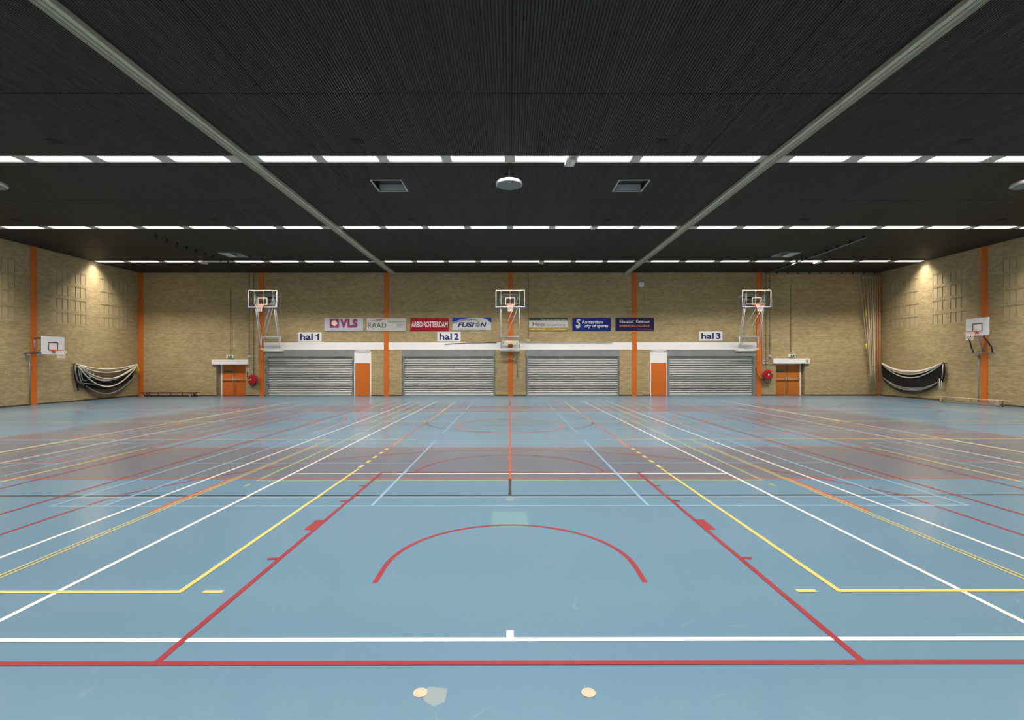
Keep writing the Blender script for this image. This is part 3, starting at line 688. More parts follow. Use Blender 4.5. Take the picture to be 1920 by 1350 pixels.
mb = MB(); mb.tube([(bx(1429.3), WY-.02, bz(682.4)), (bx(1447.3), WY-.02, bz(682.4))], .018, 6); single('conduit', mb, 'white_m', 'short level white conduit running to the canopy nearest the ropes', 'conduit', G)
pipe('conduit', 1434.8, 511, 690, .015, 'conduit', 'thin dark conduit to the fire hose reel by hal 3', off=.09, group=G)
pipe('conduit', 1442.3, 511, 664, .015, 'conduit', 'thin dark conduit down to the detector by hal 3', off=.09, group=G)
pipe('conduit', 1482.3, 536, 662, .015, 'conduit', 'thin dark conduit down to the exit sign nearest the ropes', group=G)
pipe('conduit', 970.8, 664, 708, .018, 'grey_m', 'short grey winch shaft down the brick under the middle hoop', cat='shaft', off=.06)
for a, lab in ((467.6, 'small round white detector on the conduit by hal 1'), (1443.2, 'small round white detector on the conduit by hal 3')):
    x, z = bx(a), bz(669 if a < 900 else 668.3); r = thing('wall_detector', lab, 'detector', (x, WY, z), 'white wall detectors')
    mb = MB(); mb.box(x-.10, x+.10, WY-.03, WY, z-.09, z+.09); mb.build('back_box', 'white_m', r)
    mb = MB(); mb.lathe((x, WY-.03, z), (0, -1, 0), [(.085, 0), (.085, .05), (.05, .08)], 20); mb.build('sensor', 'tray', r)
for a, y, lab in ((432, 668.5, 'green and white exit sign over the canopy beside the red bench'), (1483.3, 667.5, 'green and white exit sign over the canopy nearest the ropes')):
    x, z = bx(a), bz(y); r = thing('exit_sign', lab, 'exit sign', (x, WY, z), 'exit signs')
    mb = MB(); mb.box(x-.20, x+.20, WY-.12, WY, z-.09, z+.11); mb.build('housing', 'exit_glow', r)
    mb = MB(); mb.box(x-.10, x+.16, WY-.124, WY-.12, z-.085, z+.08); gp = mb.build('pictogram', 'green_sign', r)
    mb = MB(); Y = WY-.128
    mb.lathe((x+.02, Y+.003, z+.055), (0, -1, 0), [(.016, 0), (.016, .003)], 10)
    for pts in (((x+.01, z+.035), (x-.01, z-.01)), ((x-.01, z-.01), (x-.04, z-.06)), ((x-.01, z-.01), (x+.03, z-.03), (x+.03, z-.07)), ((x-.04, z+.02), (x+.01, z+.035), (x+.05, z+.01))): mb.tube([(p, Y, q) for p, q in pts], .009, 5)
    mb.build('running_figure', 'white_ink', gp)
for a, y, lab in ((468.5, 693, 'small red and white sign above the reel by hal 1'), (1432.4, 677.5, 'small red and white sign beside the canopy by hal 3')):
    x, z = bx(a), bz(y); r = thing('fire_sign', lab, 'sign', (x, WY, z), 'fire hose signs')
    mb = MB(); mb.box(x-.09, x+.09, WY-.012, WY, z-.10, z+.10); mb.build('sign_plate', 'white_ink', r)
    mb = MB(); mb.lathe((x+.02, WY-.014, z-.02), (0, -1, 0), [(.06, 0), (.06, .003)], 16); mb.box(x-.085, x+.085, WY-.016, WY-.012, z+.06, z+.09); mb.build('reel_symbol', 'red_ink', r)
def hose_reel(px, py, rad, lab, variant):
    x, z = bx(px), bz(py); r = thing('fire_hose_reel', lab, 'fire hose reel', (x, WY, z), 'fire hose reels'); Y = WY-.20
    mb = MB(); mb.box(x-.06, x+.06, WY-.20, WY-.002, z-.05, z+.05); mb.tube([(x, WY-.04, z), (x, WY-.04, z+rad+.06)], .02, 6); mb.build('wall_bracket', 'dark_m', r)
    mb = MB(); mb.lathe((x, Y, z), (0, -1, 0), [(rad, 0), (rad+.012, .01), (rad, .025), (rad*.93, .035), (rad*.5, .045 if variant else .05), (rad*.3, .03), (.05, .045)], 36); mb.lathe((x, Y+.11, z), (0, -1, 0), [(rad, 0), (rad, .012)], 36)
    mb.lathe((x, Y+.10, z), (0, -1, 0), [(rad*.82, 0), (rad*.82, .1)], 30); dk = mb.build('reel_disc', 'red', r)
    mb = MB(); mb.lathe((x+(.01 if variant else 0), Y-.045, z), (0, -1, 0), [(.075 if variant else .04, 0), (.06 if variant else .03, .02)], 16); mb.build('hub', 'pale_metal' if variant else 'dark_m', dk)
    if variant: mb = MB(); mb.lathe((x, Y-.035, z), (0, -1, 0), [(rad*.34, 0), (rad*.34, .006)], 20); mb.build('hub_recess', 'black', dk)
    mb = MB()
    for dx, dz in (((-.23, -.02), (-.10, .02)) if not variant else ((.20, .12),)): mb.lathe((x+dx*rad/.3, Y-.045, z+dz*rad/.3), (0, -1, 0), [(.045, 0), (.045, .004)], 12)
    mb.build('yellow_sticker', 'yellow', dk)
    mb = MB()
    if not variant: mb.tube([(x-.40, WY-.05, z+.40), (x-.41, WY-.06, z+.25), (x-.36, WY-.08, z), (x-.24, WY-.1, z-.24), (x-.08, WY-.12, z-.40), (x, WY-.13, z-.44), (x+.10, WY-.13, z-.40), (x+.22, WY-.14, z-.26)], .022, 8)
    else: mb.tube([(x-.72, WY-.06, z+.33), (x-.69, WY-.07, z+.05), (x-.55, WY-.09, z-.20), (x-.30, WY-.10, z-.38), (x-.24, WY-.1, z-.42)], .018, 8); mb.tube([(x-.28, WY-.14, z-.20), (x-.24, WY-.14, z-.42), (x-.10, WY-.14, z-.56), (x+.08, WY-.14, z-.56), (x+.20, WY-.14, z-.42), (x+.24, WY-.14, z-.20)], .02, 8)
    mb.build('hose', 'dark_m', r)
    mb = MB(); nx, nz = ((x-.40, z+.44) if not variant else (x-.73, z+.38)); mb.tube([(nx, WY-.05, nz-.05), (nx, WY-.05, nz+.07)], .028, 8); mb.build('nozzle', 'dark_m', r)
hose_reel(476, 711.3, .305, 'red fire hose reel with a solid face beside the doors by hal 1', 0)
hose_reel(1437.3, 702.8, .325, 'red fire hose reel with a pale open hub beside the doors by hal 3', 1)
# clock
x, z = bx(1202.2), bz(533.6); r = thing('wall_clock', 'round white wall clock beside the orange column', 'clock', (x, WY, z))
mb = MB(); mb.lathe((x, WY, z), (0, -1, 0), [(.20, 0), (.215, .05), (.20, .07)], 32); mb.build('case', 'grey_m', r)
mb = MB(); mb.lathe((x, WY-.07, z), (0, -1, 0), [(.19, 0), (.19, .006)], 32); dl = mb.build('dial', 'white_ink', r)
mb = MB()
for k in range(12):
    a = math.radians(30*k); mb.tube([(x+math.sin(a)*q, WY-.08, z+math.cos(a)*q) for q in (.145, .172)], .006, 4)
mb.build('hour_marks', 'black_ink', dl)
for q, a in ((.15, 0), (.10, 8)): mb = MB(); mb.tube([(x, WY-.085, z), (x+math.sin(math.radians(a))*q, WY-.085, z+math.cos(math.radians(a))*q)], .008, 5); mb.build('hand', 'black_ink', dl)
mb = MB(); xx = bx(1208.3); mb.tube([(xx, WY-.02, bz(538)), (xx, WY-.02, bz(571))], .006, 5); mb.box(xx-.03, xx+.03, WY-.05, WY, bz(574.5), bz(571)); single('clock_cable', mb, 'grey_m', 'thin cable with a small plug hanging below the wall clock', 'cable')
# little boxes
def small_box(name, px, py, w, h, mat, lab, cat, d=.06, group=None):
    x, z = bx(px), bz(py); mb = MB(); mb.box(x-w/2, x+w/2, WY-d, WY, z-h/2, z+h/2); mb.box(x-w/4, x+w/4, WY-d-.015, WY-d, z-h/4, z+h/4); return single(name, mb, mat, lab, cat, group)
small_box('junction_box', 990.4, 638.5, .16, .16, 'white_m', 'small white junction box on the white band left of Hess board', 'junction box', .08)
G = 'shutter key switches'
for a, lab in ((496.6, 'small grey key switch left of the hal 1 shutter'), (931.5, 'small grey key switch left of the middle orange column'), (983, 'small grey key switch right of the middle orange column')): small_box('key_switch', a, 692.8, .10, .17, 'grey_m', lab, 'switch', .05, G)
mb = MB(); mb.tube([(bx(834), WY-.05, bz(645.2)), (bx(880), WY-.05, bz(642.6)), (bx(932), WY-.05, bz(642.5))], .014, 6); single('loose_rod', mb, 'dark_m', 'thin dark rod lying along the white band under hal 2 sign', 'rod')
mb = MB(); mb.tube([(bx(976), WY-.05, bz(642.4)), (bx(1148), WY-.05, bz(642.6))], .012, 6); single('loose_rod', mb, 'grey_m', 'thin grey rod along the white band under the Hess board', 'rod')
x, z = bx(1512), bz(676.5); mb = MB(); mb.box(x-.07, x+.07, WY-.135, WY-.10, z-.07, z+.07); mb.lathe((x, WY-.135, z), (0, -1, 0), [(.05, 0), (.05, .02)], 14); single('wall_sensor', mb, 'tray', 'small pale sensor on the end of the canopy nearest the ropes', 'sensor')

# ------------------------------------------------------------------ basketball hoops
def rim_and_net(r, cx, cy, z, dx, dy, plate=.11):
    """rim centre (cx, cy, z); (dx, dy) points from the board to the rim"""
    mb = MB(); mb.tube([(cx+.225*math.cos(a*math.pi/12), cy+.225*math.sin(a*math.pi/12), z) for a in range(24)], .012, 6, closed=True)
    bx0, by0 = cx-dx*.37, cy-dy*.37; px_, py_ = -dy, dx
    mb.tube([(bx0+px_*plate*.9, by0+py_*plate*.9, z-.01), (cx+px_*.18-dx*.13, cy+py_*.18-dy*.13, z-.01)], .012, 6); mb.tube([(bx0-px_*plate*.9, by0-py_*plate*.9, z-.01), (cx-px_*.18-dx*.13, cy-py_*.18-dy*.13, z-.01)], .012, 6)
    hx_, hy_ = abs(px_)*plate+abs(dx)*.01, abs(py_)*plate+abs(dy)*.01
    mb.box(bx0-hx_, bx0+hx_, by0-hy_, by0+hy_, z-.11, z+.03)
    n = len(mb.v); a, b2 = (bx0-px_*plate*.8, by0-py_*plate*.8), (bx0+px_*plate*.8, by0+py_*plate*.8)
    tipx, tipy = cx-dx*.215, cy-dy*.215
    mb.face([(a[0], a[1], z-.1), (b2[0], b2[1], z-.1), (tipx, tipy, z-.005)])
    rm = mb.build('rim', 'rim', r)
    mb = MB()
    prof = [(.222, 0), (.205, .08), (.17, .17), (.145, .26), (.135, .34), (.15, .42)]
    for k in range(12):
        for d in (-1, 1):
            mb.tube([(cx+q*math.cos((k+d*j*.5)*math.pi/6), cy+q*math.sin((k+d*j*.5)*math.pi/6), z-.01-h) for j, (q, h) in enumerate(prof)], .0065, 4)
    mb.build('basket_net', 'netwhite', rm)
def wall_hoop(Xb, Xt, label, winch=False):
    Yt, zb, zt = 29.57, 5.60, 6.66; Yb = 31.35; s = 1 if Xb > .1 else (-1 if Xb < -.1 else 0)
    r = thing('basketball_hoop', label, 'basketball hoop', (Xb, WY, 3.05), 'basketball hoops on the back wall')
    X0, X1 = Xt-.9, Xt+.9
    mb = MB(); w = .052
    mb.box(X0, X1, Yt-.012, Yt+.03, zt-w, zt); mb.box(X0, X1, Yt-.012, Yt+.03, zb, zb+w); mb.box(X0, X0+w, Yt-.012, Yt+.03, zb+w, zt-w); mb.box(X1-w, X1, Yt-.012, Yt+.03, zb+w, zt-w); bf = mb.build('board_frame', 'white_dimmed', r)
    mb = MB(); mb.box(X0+w, X1-w, Yt, Yt+.012, zb+w, zt-w); gp = mb.build('glass_panel', 'glass', r)
    mb = MB(); t = .045; a0, a1, c0, c1 = Xt-.295, Xt+.295, zb+.15, zb+.60
    for q in ((a0, a1, c1-t, c1), (a0, a1, c0, c0+t), (a0, a0+t, c0+t, c1-t), (a1-t, a1, c0+t, c1-t)): mb.box(q[0], q[1], Yt-.006, Yt-.002, q[2], q[3])
    mb.build('target_square', 'white_dimmed', gp)
    mb = MB(); mb.box(X0-.055, X1+.055, Yt-.03, Yt+.04, zb-.09, zb-.002); mb.box(X0-.055, X0-.002, Yt-.03, Yt+.04, zb-.002, zb+.35); mb.box(X1+.002, X1+.055, Yt-.03, Yt+.04, zb-.002, zb+.35); mb.build('edge_padding', 'blue_pad', r)
    mb = MB(); Yf = Yt+.12
    for x in (-.57, 0, .57): mb.box(Xt+x-.028, Xt+x+.028, Yf-.003, Yf+.047, zb+.02, zt-.03)
    for z in (zb+.22, zt-.18): mb.box(Xt-.57, Xt+.57, Yf, Yf+.05, z-.025, z+.025)
    for x in (-.57, .57):
        for z in (zb+.22, zt-.18): mb.box(Xt+x-.02, Xt+x+.02, Yt+.03, Yf, z-.02, z+.02)
    mb.build('back_frame', 'white_dimmed', r)
    zl, zm = 3.10, 3.90; hw = .61
    for g in (-1, 1):
        mb = MB(); mb.tube([(Xb+g*hw, Yb, zl), (Xt+g*.57, Yf+.08, zb+.22)], .026, 8); mb.build('arm', 'white_lifted', r)
        mb = MB(); mb.tube([(Xb+g*hw, Yb, zm), (Xt+g*.57, Yf+.08, zt-.18)], .026, 8); mb.build('arm', 'white_lifted', r)
    for z0, z1 in ((zl+.3, zb+.15), (zm+.06, zt-.3)):
        mb = MB(); mb.tube([(Xb-hw+.05+(.10 if z0 < zm else 0), Yb-.05, z0), (Xt+.54, Yf+.12, z1)], .018, 8); mb.build('diagonal_brace', 'white_lifted', r)
    mb = MB(); mb.box(Xb-hw-.03, Xb+hw+.03, Yb-.03, Yb+.03, zl-.05, zl+.05); mb.tube([(Xb-hw, Yb, zm), (Xb+hw, Yb, zm)], .03, 8); mb.box(Xb-hw, Xb+hw, Yb+.05, Yb+.12, zm-.12, zm-.05)
    for g in (-1, 1):
        mb.tube([(Xb+g*hw, Yb+.02, zl), (Xb+g*hw, Yb+.02, zm)], .024, 8)
        for z in (zl, zm): mb.tube([(Xb+g*hw, Yb, z), (Xb+g*hw, WY-.002, z)], .026, 8)
    mb.box(Xb-.68, Xb+.68, WY-.12, WY-.07, zl-.16, zl-.07); mb.tube([(Xb-.68, WY-.14, 2.98), (Xb+.68, WY-.14, 2.98)], .02, 6)
    for g in (-.6, .6): mb.box(Xb+g-.03, Xb+g+.03, WY-.12, WY-.07, zl-.16, zl+.02); mb.box(Xb+g-.03, Xb+g+.03, WY-.12, WY-.026, zl-.02, zl+.02)
    mb.build('wall_mount', 'white_lifted', r)
    # hoisting rail under the ceiling side of the frame, with its hanging cable
    Xr = Xb; zr = 6.50; mb = MB(); mb.tube([(Xr-.78, Yb-.25, zr), (Xr+.78, Yb-.25, zr)], .022, 6); mb.box(Xr-.5, Xr+.5, Yb-.28, Yb-.2, zr+.07, zr+.13)
    for g in (-.45, .45): mb.box(Xr+g-.02, Xr+g+.02, Yb-.26, WY-.002, zr-.02, zr+.02); mb.tube([(Xr+g, Yb-.24, zr), (Xr+g, Yb-.24, zr+.12)], .015, 6)
    mb.build('top_rail', 'white_m', r)
    sides = (-s,) if s else (-1, 1)
    for g in sides:
        xe = Xr+g*.76; mb = MB(); mb.tube([(xe, Yb-.25, zr), (xe, Yb-.2, zr-.6), (xe-g*.01, Yb-.1, zr-1.2), (xe-g*.10, WY-.15, zr-1.75)], .009, 5); mb.build('hoist_cable', 'pale_metal', r)
    if s:
        mb = MB(); mb.lathe((Xb-s*.05, WY-.30, 6.15), (0, -1, 0), [(.13, 0), (.15, .05), (.10, .12)], 16); mb.box(Xb-s*.05-.04, Xb-s*.05+.04, WY-.3, WY-.002, 6.11, 6.19); mb.box(Xb-.35, Xb+.35, WY-.32, WY-.26, 6.42, 6.50); mb.build('hoist_motor', 'dark_m', r)
    else:
        mb = MB(); mb.box(Xb-.07, Xb+.07, WY-.3, WY-.04, 6.15, 6.33); mb.build('hoist_motor', 'blue_pad', r)
    if winch:
        mb = MB(); mb.box(Xb-.53, Xb+.53, Yb-.06, Yb+.0, 3.42, 3.63); bd = mb.build('lock_board', 'cream', r)
        mb = MB()
        for x in (-.5, -.2, .05, .45): mb.box(Xb+x-.015, Xb+x+.015, Yb-.08, Yb-.06, 3.46, 3.54)
        mb.build('lock_bolt', 'dark_m', bd)
        mb = MB(); mb.tube([(Xb+.12, Yb-.08, 3.42), (Xb+.16, Yb-.1, 3.33), (Xb+.28, Yb-.1, 3.28), (Xb+.36, Yb-.1, 3.36)], .014, 6); mb.build('crank_lever', 'grey_m', r)
        mb = MB(); mb.box(Xb+.20, Xb+.36, WY-.15, WY-.002, 2.84, 2.95); mb.tube([(Xb+.30, WY-.12, 2.86), (Xb+.30, WY-.12, 2.68)], .018, 6); mb.build('winch_gear', 'grey_m', r)
    mb = MB(); mb.box(Xt-.09, Xt+.09, Yt-.02, Yf, zb+.03, zb+.16); mb.build('rim_mount', 'rim', r)
    rim_and_net(r, Xt, Yt-.395, zb+.13, 0, -1)
    return r
wall_hoop(-15.62, -15.22, 'raised glass basketball hoop over the hal 1 shutter')
wall_hoop(.02, .02, 'raised glass basketball hoop on the middle orange column', True)
wall_hoop(15.62, 15.22, 'raised glass basketball hoop over the hal 3 shutter')

def side_hoop(s, up, label):
    X = s*(23.82 if up else 23.2); zb, zt = (3.53, 4.42) if up else (2.60, 3.50); yc = 24.42; wx = s*WX
    r = thing('practice_hoop', label, 'basketball hoop', (wx, 24.82, 2.6), 'small hoops on the side walls')
    yc0, yc1 = yc-.60, yc+.60
    # rounded board, face towards the court
    mb = MB(); rr = .06; out = []
    for cy, cz, a0 in ((yc1-rr, zt-rr, 0), (yc0+rr, zt-rr, 90), (yc0+rr, zb+rr, 180), (yc1-rr, zb+rr, 270)):
        for k in range(5):
            a = math.radians(a0+k*22.5); out.append((cy+rr*math.cos(a), cz+rr*math.sin(a)))
    k = len(out); f0 = [(X-s*.018, y, z) for y, z in out]; f1 = [(X+s*.018, y, z) for y, z in out]
    mb.face(f0); mb.face(f1[::-1])
    for i in range(k): mb.face([f0[i], f1[i], f1[(i+1) % k], f0[(i+1) % k]])
    bd = mb.build('backboard', 'white_ink', r)
    mb = MB(); t = .04; xf = X-s*.022; a0, a1, c0, c1 = yc-.285, yc+.245, zb+.20, zb+.62
    for q in ((a0, a1, c1-t, c1), (a0, a1, c0, c0+t), (a0, a0+t, c0+t, c1-t), (a1-t, a1, c0+t, c1-t)): mb.box(xf-.003, xf+.003, q[0], q[1], q[2], q[3])
    mb.build('target_square', 'black_ink', bd)
    y0, y1, zl = 24.34, 25.32, 2.66; xo = wx-s*.10
    mb = MB(); mb.tube([(xo, y0, zl), (xo, y1, zl)], .026, 8)
    for y in (y0, y1): mb.tube([(xo, y, zl), (wx-s*.002, y, zl)], .024, 8)
    mb.build('wall_bar', 'grey_m', r)
    if up:
        for g, y in ((-1, y0), (1, y1)):
            mb = MB(); yt = yc-.30 if g < 0 else yc+.28
            mb.tube([(xo-s*.0, y, zl+.02), (xo-s*.08, y+g*.04, zl+.28), (xo-s*.20, y+(-g)*.02, zl+.55), (X+s*.13, (y+yt)/2, zl+.80), (X+s*.09, yt, zb+.05), (X+s*.05, yt, zb+.25)], .032, 8); mb.build('curved_arm', 'navy', r)
        mb = MB(); mb.tube([(X+s*.08, yc+.05, zb+.05), (xo, 24.80, zl+.05)], .035, 8); mb.tube([(X+s*.10, yc+.02, zb+.05), (wx-s*.05, 24.72, zl+.65), (xo, 24.80, zl+.05)], .022, 8); mb.build('strut', 'grey_m', r)
    else:
        for g, y in ((-1, y0), (1, y1)):
            mb = MB(); mb.tube([(xo, y, zl), (X+s*.05, yc+g*.42, zb+.08)], .030, 8); mb.build('lower_arm', 'navy', r)
            mb = MB(); mb.tube([(wx-s*.04, 24.82, zt-.06), (X+s*.05, yc+g*.42, zt-.08)], .028, 8); mb.build('upper_arm', 'navy', r)
            mb = MB(); mb.tube([(xo, y, zl), (wx-s*.04, y-g*.36, zl-.70)], .016, 6); mb.build('slant_rod', 'grey_m', r)  # slanting rods from the bar ends down to the wall
        mb = MB(); mb.tube([(wx-s*.05, 24.82, zl-.02), (wx-s*.05, 24.82, zt-.03)], .035, 8); mb.box(wx-s*.05, wx-s*.001, 24.79, 24.85, zt-.1, zt); mb.build('wall_post', 'grey_m', r)
        mb = MB(); mb.tube([(wx-s*.10, 24.9, zl+.05), (wx-s*.75, 24.82, zl+.50)], .022, 8); mb.tube([(wx-s*.75, 24.82, zl+.50), (X+s*.06, yc+.1, zl+.60)], .022, 8); st = mb.build('gas_strut', 'grey_m', r)
        mb = MB(); mb.lathe((wx-s*.80, 24.80, zl+.53), (0, -1, 0), [(.075, -.03), (.085, 0), (.075, .03)], 16); mb.build('red_knob', 'red', st)
    mb = MB(); yy = 25.10 if up else 24.56; mb.tube([(wx-s*.06, yy, .02), (wx-s*.06, yy, zl-.14)], .020, 8); mb.box(wx-s*.10, wx-s*.002, yy-.03, yy+.03, 2.40, 2.56); mb.build('crank_rod', 'grey_m', r)
    rim_and_net(r, X-s*.40, yc, zb+.21, -s, 0, .09)
side_hoop(-1, False, 'white-board practice hoop on the left wall, swung out')
side_hoop(1, True, 'white-board practice hoop on the right wall, folded up on curved arms')

# ------------------------------------------------------------------ nets hung in swags on the side walls
def swag(X, y0, z0, y1, z1, zm, n=20, p=2.0, skew=0.0):
    out = []
    for i in range(n+1):
        t = i/n; u = 2*t-1; zz = z0+(z1-z0)*t; low = (z0+z1)/2-zm
        out.append((X, y0+(y1-y0)*t, zz-low*(1-abs(u+skew*(1-u*u))**p)))
    return out
def grid_net(mb, X, s, top, bot, nv, nh, r, mi=0):
    n = len(top)-1
    def P(t, h):
        i = min(int(t*n), n-1); f = t*n-i
        a = [top[i][k]+(top[i+1][k]-top[i][k])*f for k in range(3)]; b2 = [bot[i][k]+(bot[i+1][k]-bot[i][k])*f for k in range(3)]
        return (X-s*.01*math.sin(9*t+5*h), a[1]+(b2[1]-a[1])*h, a[2]+(b2[2]-a[2])*h)
    for i in range(nv+1): mb.tube([P(i/nv, j/6) for j in range(7)], r, 3, mi)
    for j in range(nh+1): mb.tube([P(i/24, j/nh) for i in range(25)], r, 3, mi)
def wall_net(s, label, style):
    X = s*(WX-.12); r = thing('hanging_net', label, 'net', (s*WX, 29.3, 2.1), 'nets hung on the side walls')
    ya, yb = 26.98, 31.52
    for y in (ya, yb):
        mb = MB(); mb.tube([(s*WX-s*.001, y, 2.13), (s*(WX-.22), y, 2.13), (s*(WX-.22), y, 2.19)], .018, 6); mb.build('wall_hook', 'dark_m', r)
    if style == 0:
        tapes = [(ya, 2.14, yb, 2.12, 1.80, .042, 0), (ya+.1, 2.12, yb, 2.10, 1.60, .036, .05), (ya+.2, 2.10, yb, 2.06, 1.22, .034, .05), (ya+.25, 2.05, yb-.1, 2.10, 1.17, .030, .08), (ya+.3, 2.05, yb-.15, 2.02, 1.10, .028, .1), (ya+.2, 2.0, yb-.05, 2.02, .74, .038, .05), (ya+.75, .86, yb-.2, 1.35, .33, .026, 0)]
        for k, (a, z0, b2, z1, zm, rr, sk) in enumerate(tapes):
            mb = MB(); mb.tube(swag(X-s*(.02+.025*(k % 3)), a, z0, b2, z1, zm, 24, 2.0, sk), rr, 6); mb.build('net_tape', 'tape' if k != 6 else 'grey_tape', r)
        for k, (dy, zl) in enumerate(((.05, .95), (.25, .85), (.38, 1.15))):
            mb = MB(); mb.tube([(X, ya+dy, 2.12), (X-s*.02, ya+dy+.02, 1.7), (X-s*.02, ya+dy+.14, 1.2), (X, ya+dy+.40, zl)], .032, 6); mb.build('net_tape', 'grey_tape', r)
        a, b2 = ya+.05, yb
        mb = MB()
        grid_net(mb, X+s*.04, s, swag(X, a, 2.10, b2, 2.08, 1.72), swag(X, a+.5, .95, b2-.3, 1.3, .04, 20, 2.2), 60, 18, .0055)
        grid_net(mb, X+s*.02, s, swag(X, a+.05, 1.9, b2-.1, 1.9, 1.12), swag(X, a+.3, 1.0, b2-.3, 1.3, .62, 20, 2.4), 80, 24, .009)
        grid_net(mb, X, s, swag(X, a, 2.05, a+.7, 1.7, 1.75), swag(X, a+.15, .8, a+1.5, .75, .70), 26, 12, .014)
        for zm in (1.0, .92, .85, 1.06, .80): mb.tube(swag(X+s*.01, a+.2, 1.5, b2-.15, 1.75, zm, 20, 2.2, .06), .022, 5)
        mb.tube(swag(X, a+.5, .80, b2-.35, 1.25, .045, 24, 2.1), .012, 5)
        mb.tube([(X, ya+.02, 2.1), (X, ya+.05, 1.5), (X, ya+.30, .62)], .035, 5)
        mb.tube([(X-s*.02, ya+2.0, .75), (X-s*.02, ya+2.3, .38)], .012, 4); mb.tube([(X, yb-1.2, 1.0), (X, yb-1.15, .72)], .03, 4)
        mb.build('mesh_netting', 'net', r)
        mb = MB(); mb.tube([(X-s*.06, ya+.80, 1.20), (X-s*.06, ya+1.25, 1.55)], .03, 6); mb.tube([(X-s*.06, ya+.55, 1.0), (X-s*.05, ya+1.1, .95), (X-s*.05, ya+1.9, .80)], .024, 6); mb.build('rolled_pole', 'grey_tape', r)
        mb = MB(); mb.tube([(X-s*.06, yb+.02, 2.10), (X-s*.07, yb+.10, 1.75), (X-s*.06, yb+.12, 1.45)], .03, 6); mb.tube([(X-s*.06, yb, 2.08), (X-s*.07, yb-.06, 1.8), (X-s*.06, yb-.08, 1.55)], .026, 6); mb.build('yellow_strap', 'yellow', r)
    else:
        for k, (zm, rr) in enumerate(((1.64, .042), (1.58, .036), (1.50, .036), (1.44, .026), (1.24, .034))):
            mb = MB(); mb.tube(swag(X-s*(.02+.03*(k % 2)), ya+.15, 2.12, yb+.05, 2.16-.01*k, zm, 24, 2.0, 0), rr, 6); mb.build('net_tape', 'tape', r)
        mb = MB(); a, b2 = ya+.15, yb+.05
        for off in (0, .03, .06): grid_net(mb, X+s*off, s, swag(X, a, 2.05, b2, 2.0, 1.5+off), swag(X, a+.1, 1.2-off, b2-.1, 1.15+off, .66+off, 20, 2.1), 110+7*int(off*100), 34, .011)
        grid_net(mb, X+s*.04, s, swag(X, a+.3, 1.0, b2-.1, 1.1, .7), swag(X, a+.4, .85, b2-.2, 1.0, .28, 20, 2.1), 90, 8, .006)
        mb.tube(swag(X, a+.35, .85, b2-.15, 1.0, .27, 24, 2.1), .014, 5)
        mb.build('mesh_netting', 'net', r)
        for zm, rr, mt in ((.60, .022, 'grey_tape'), (.52, .020, 'grey_tape'), (.46, .026, 'grey_m')):
            mb = MB(); mb.tube(swag(X-s*.03, a+.25, 1.05, b2-.15, 1.2, zm, 24, 2.2), rr, 6); mb.build('net_tape', mt, r)
        mb = MB(); mb.tube([(X-s*.03, ya+.0, 2.12), (X-s*.03, ya-.02, 1.6), (X-s*.03, ya+.10, 1.12)], .04, 6); mb.tube([(X, ya+.12, 2.12), (X, ya+.12, 1.6), (X, ya+.18, 1.05)], .05, 6); mb.build('dark_bundle', 'net', r)
        mb = MB(); mb.tube([(X-s*.05, ya+.05, 2.08), (X-s*.06, ya+.06, 1.7), (X-s*.05, ya+.12, 1.25)], .022, 6); mb.tube([(X-s*.05, ya+.28, 1.25), (X-s*.05, ya+.30, .42)], .018, 6); mb.tube([(X-s*.05, ya+.14, 1.15), (X-s*.05, ya+.18, .42)], .016, 6); mb.build('tie_cord', 'tape', r)
wall_net(-1, 'tangled nets with many white tapes hung on the left wall', 0)
wall_net(1, 'black net hung in one deep swag on the right wall', 1)

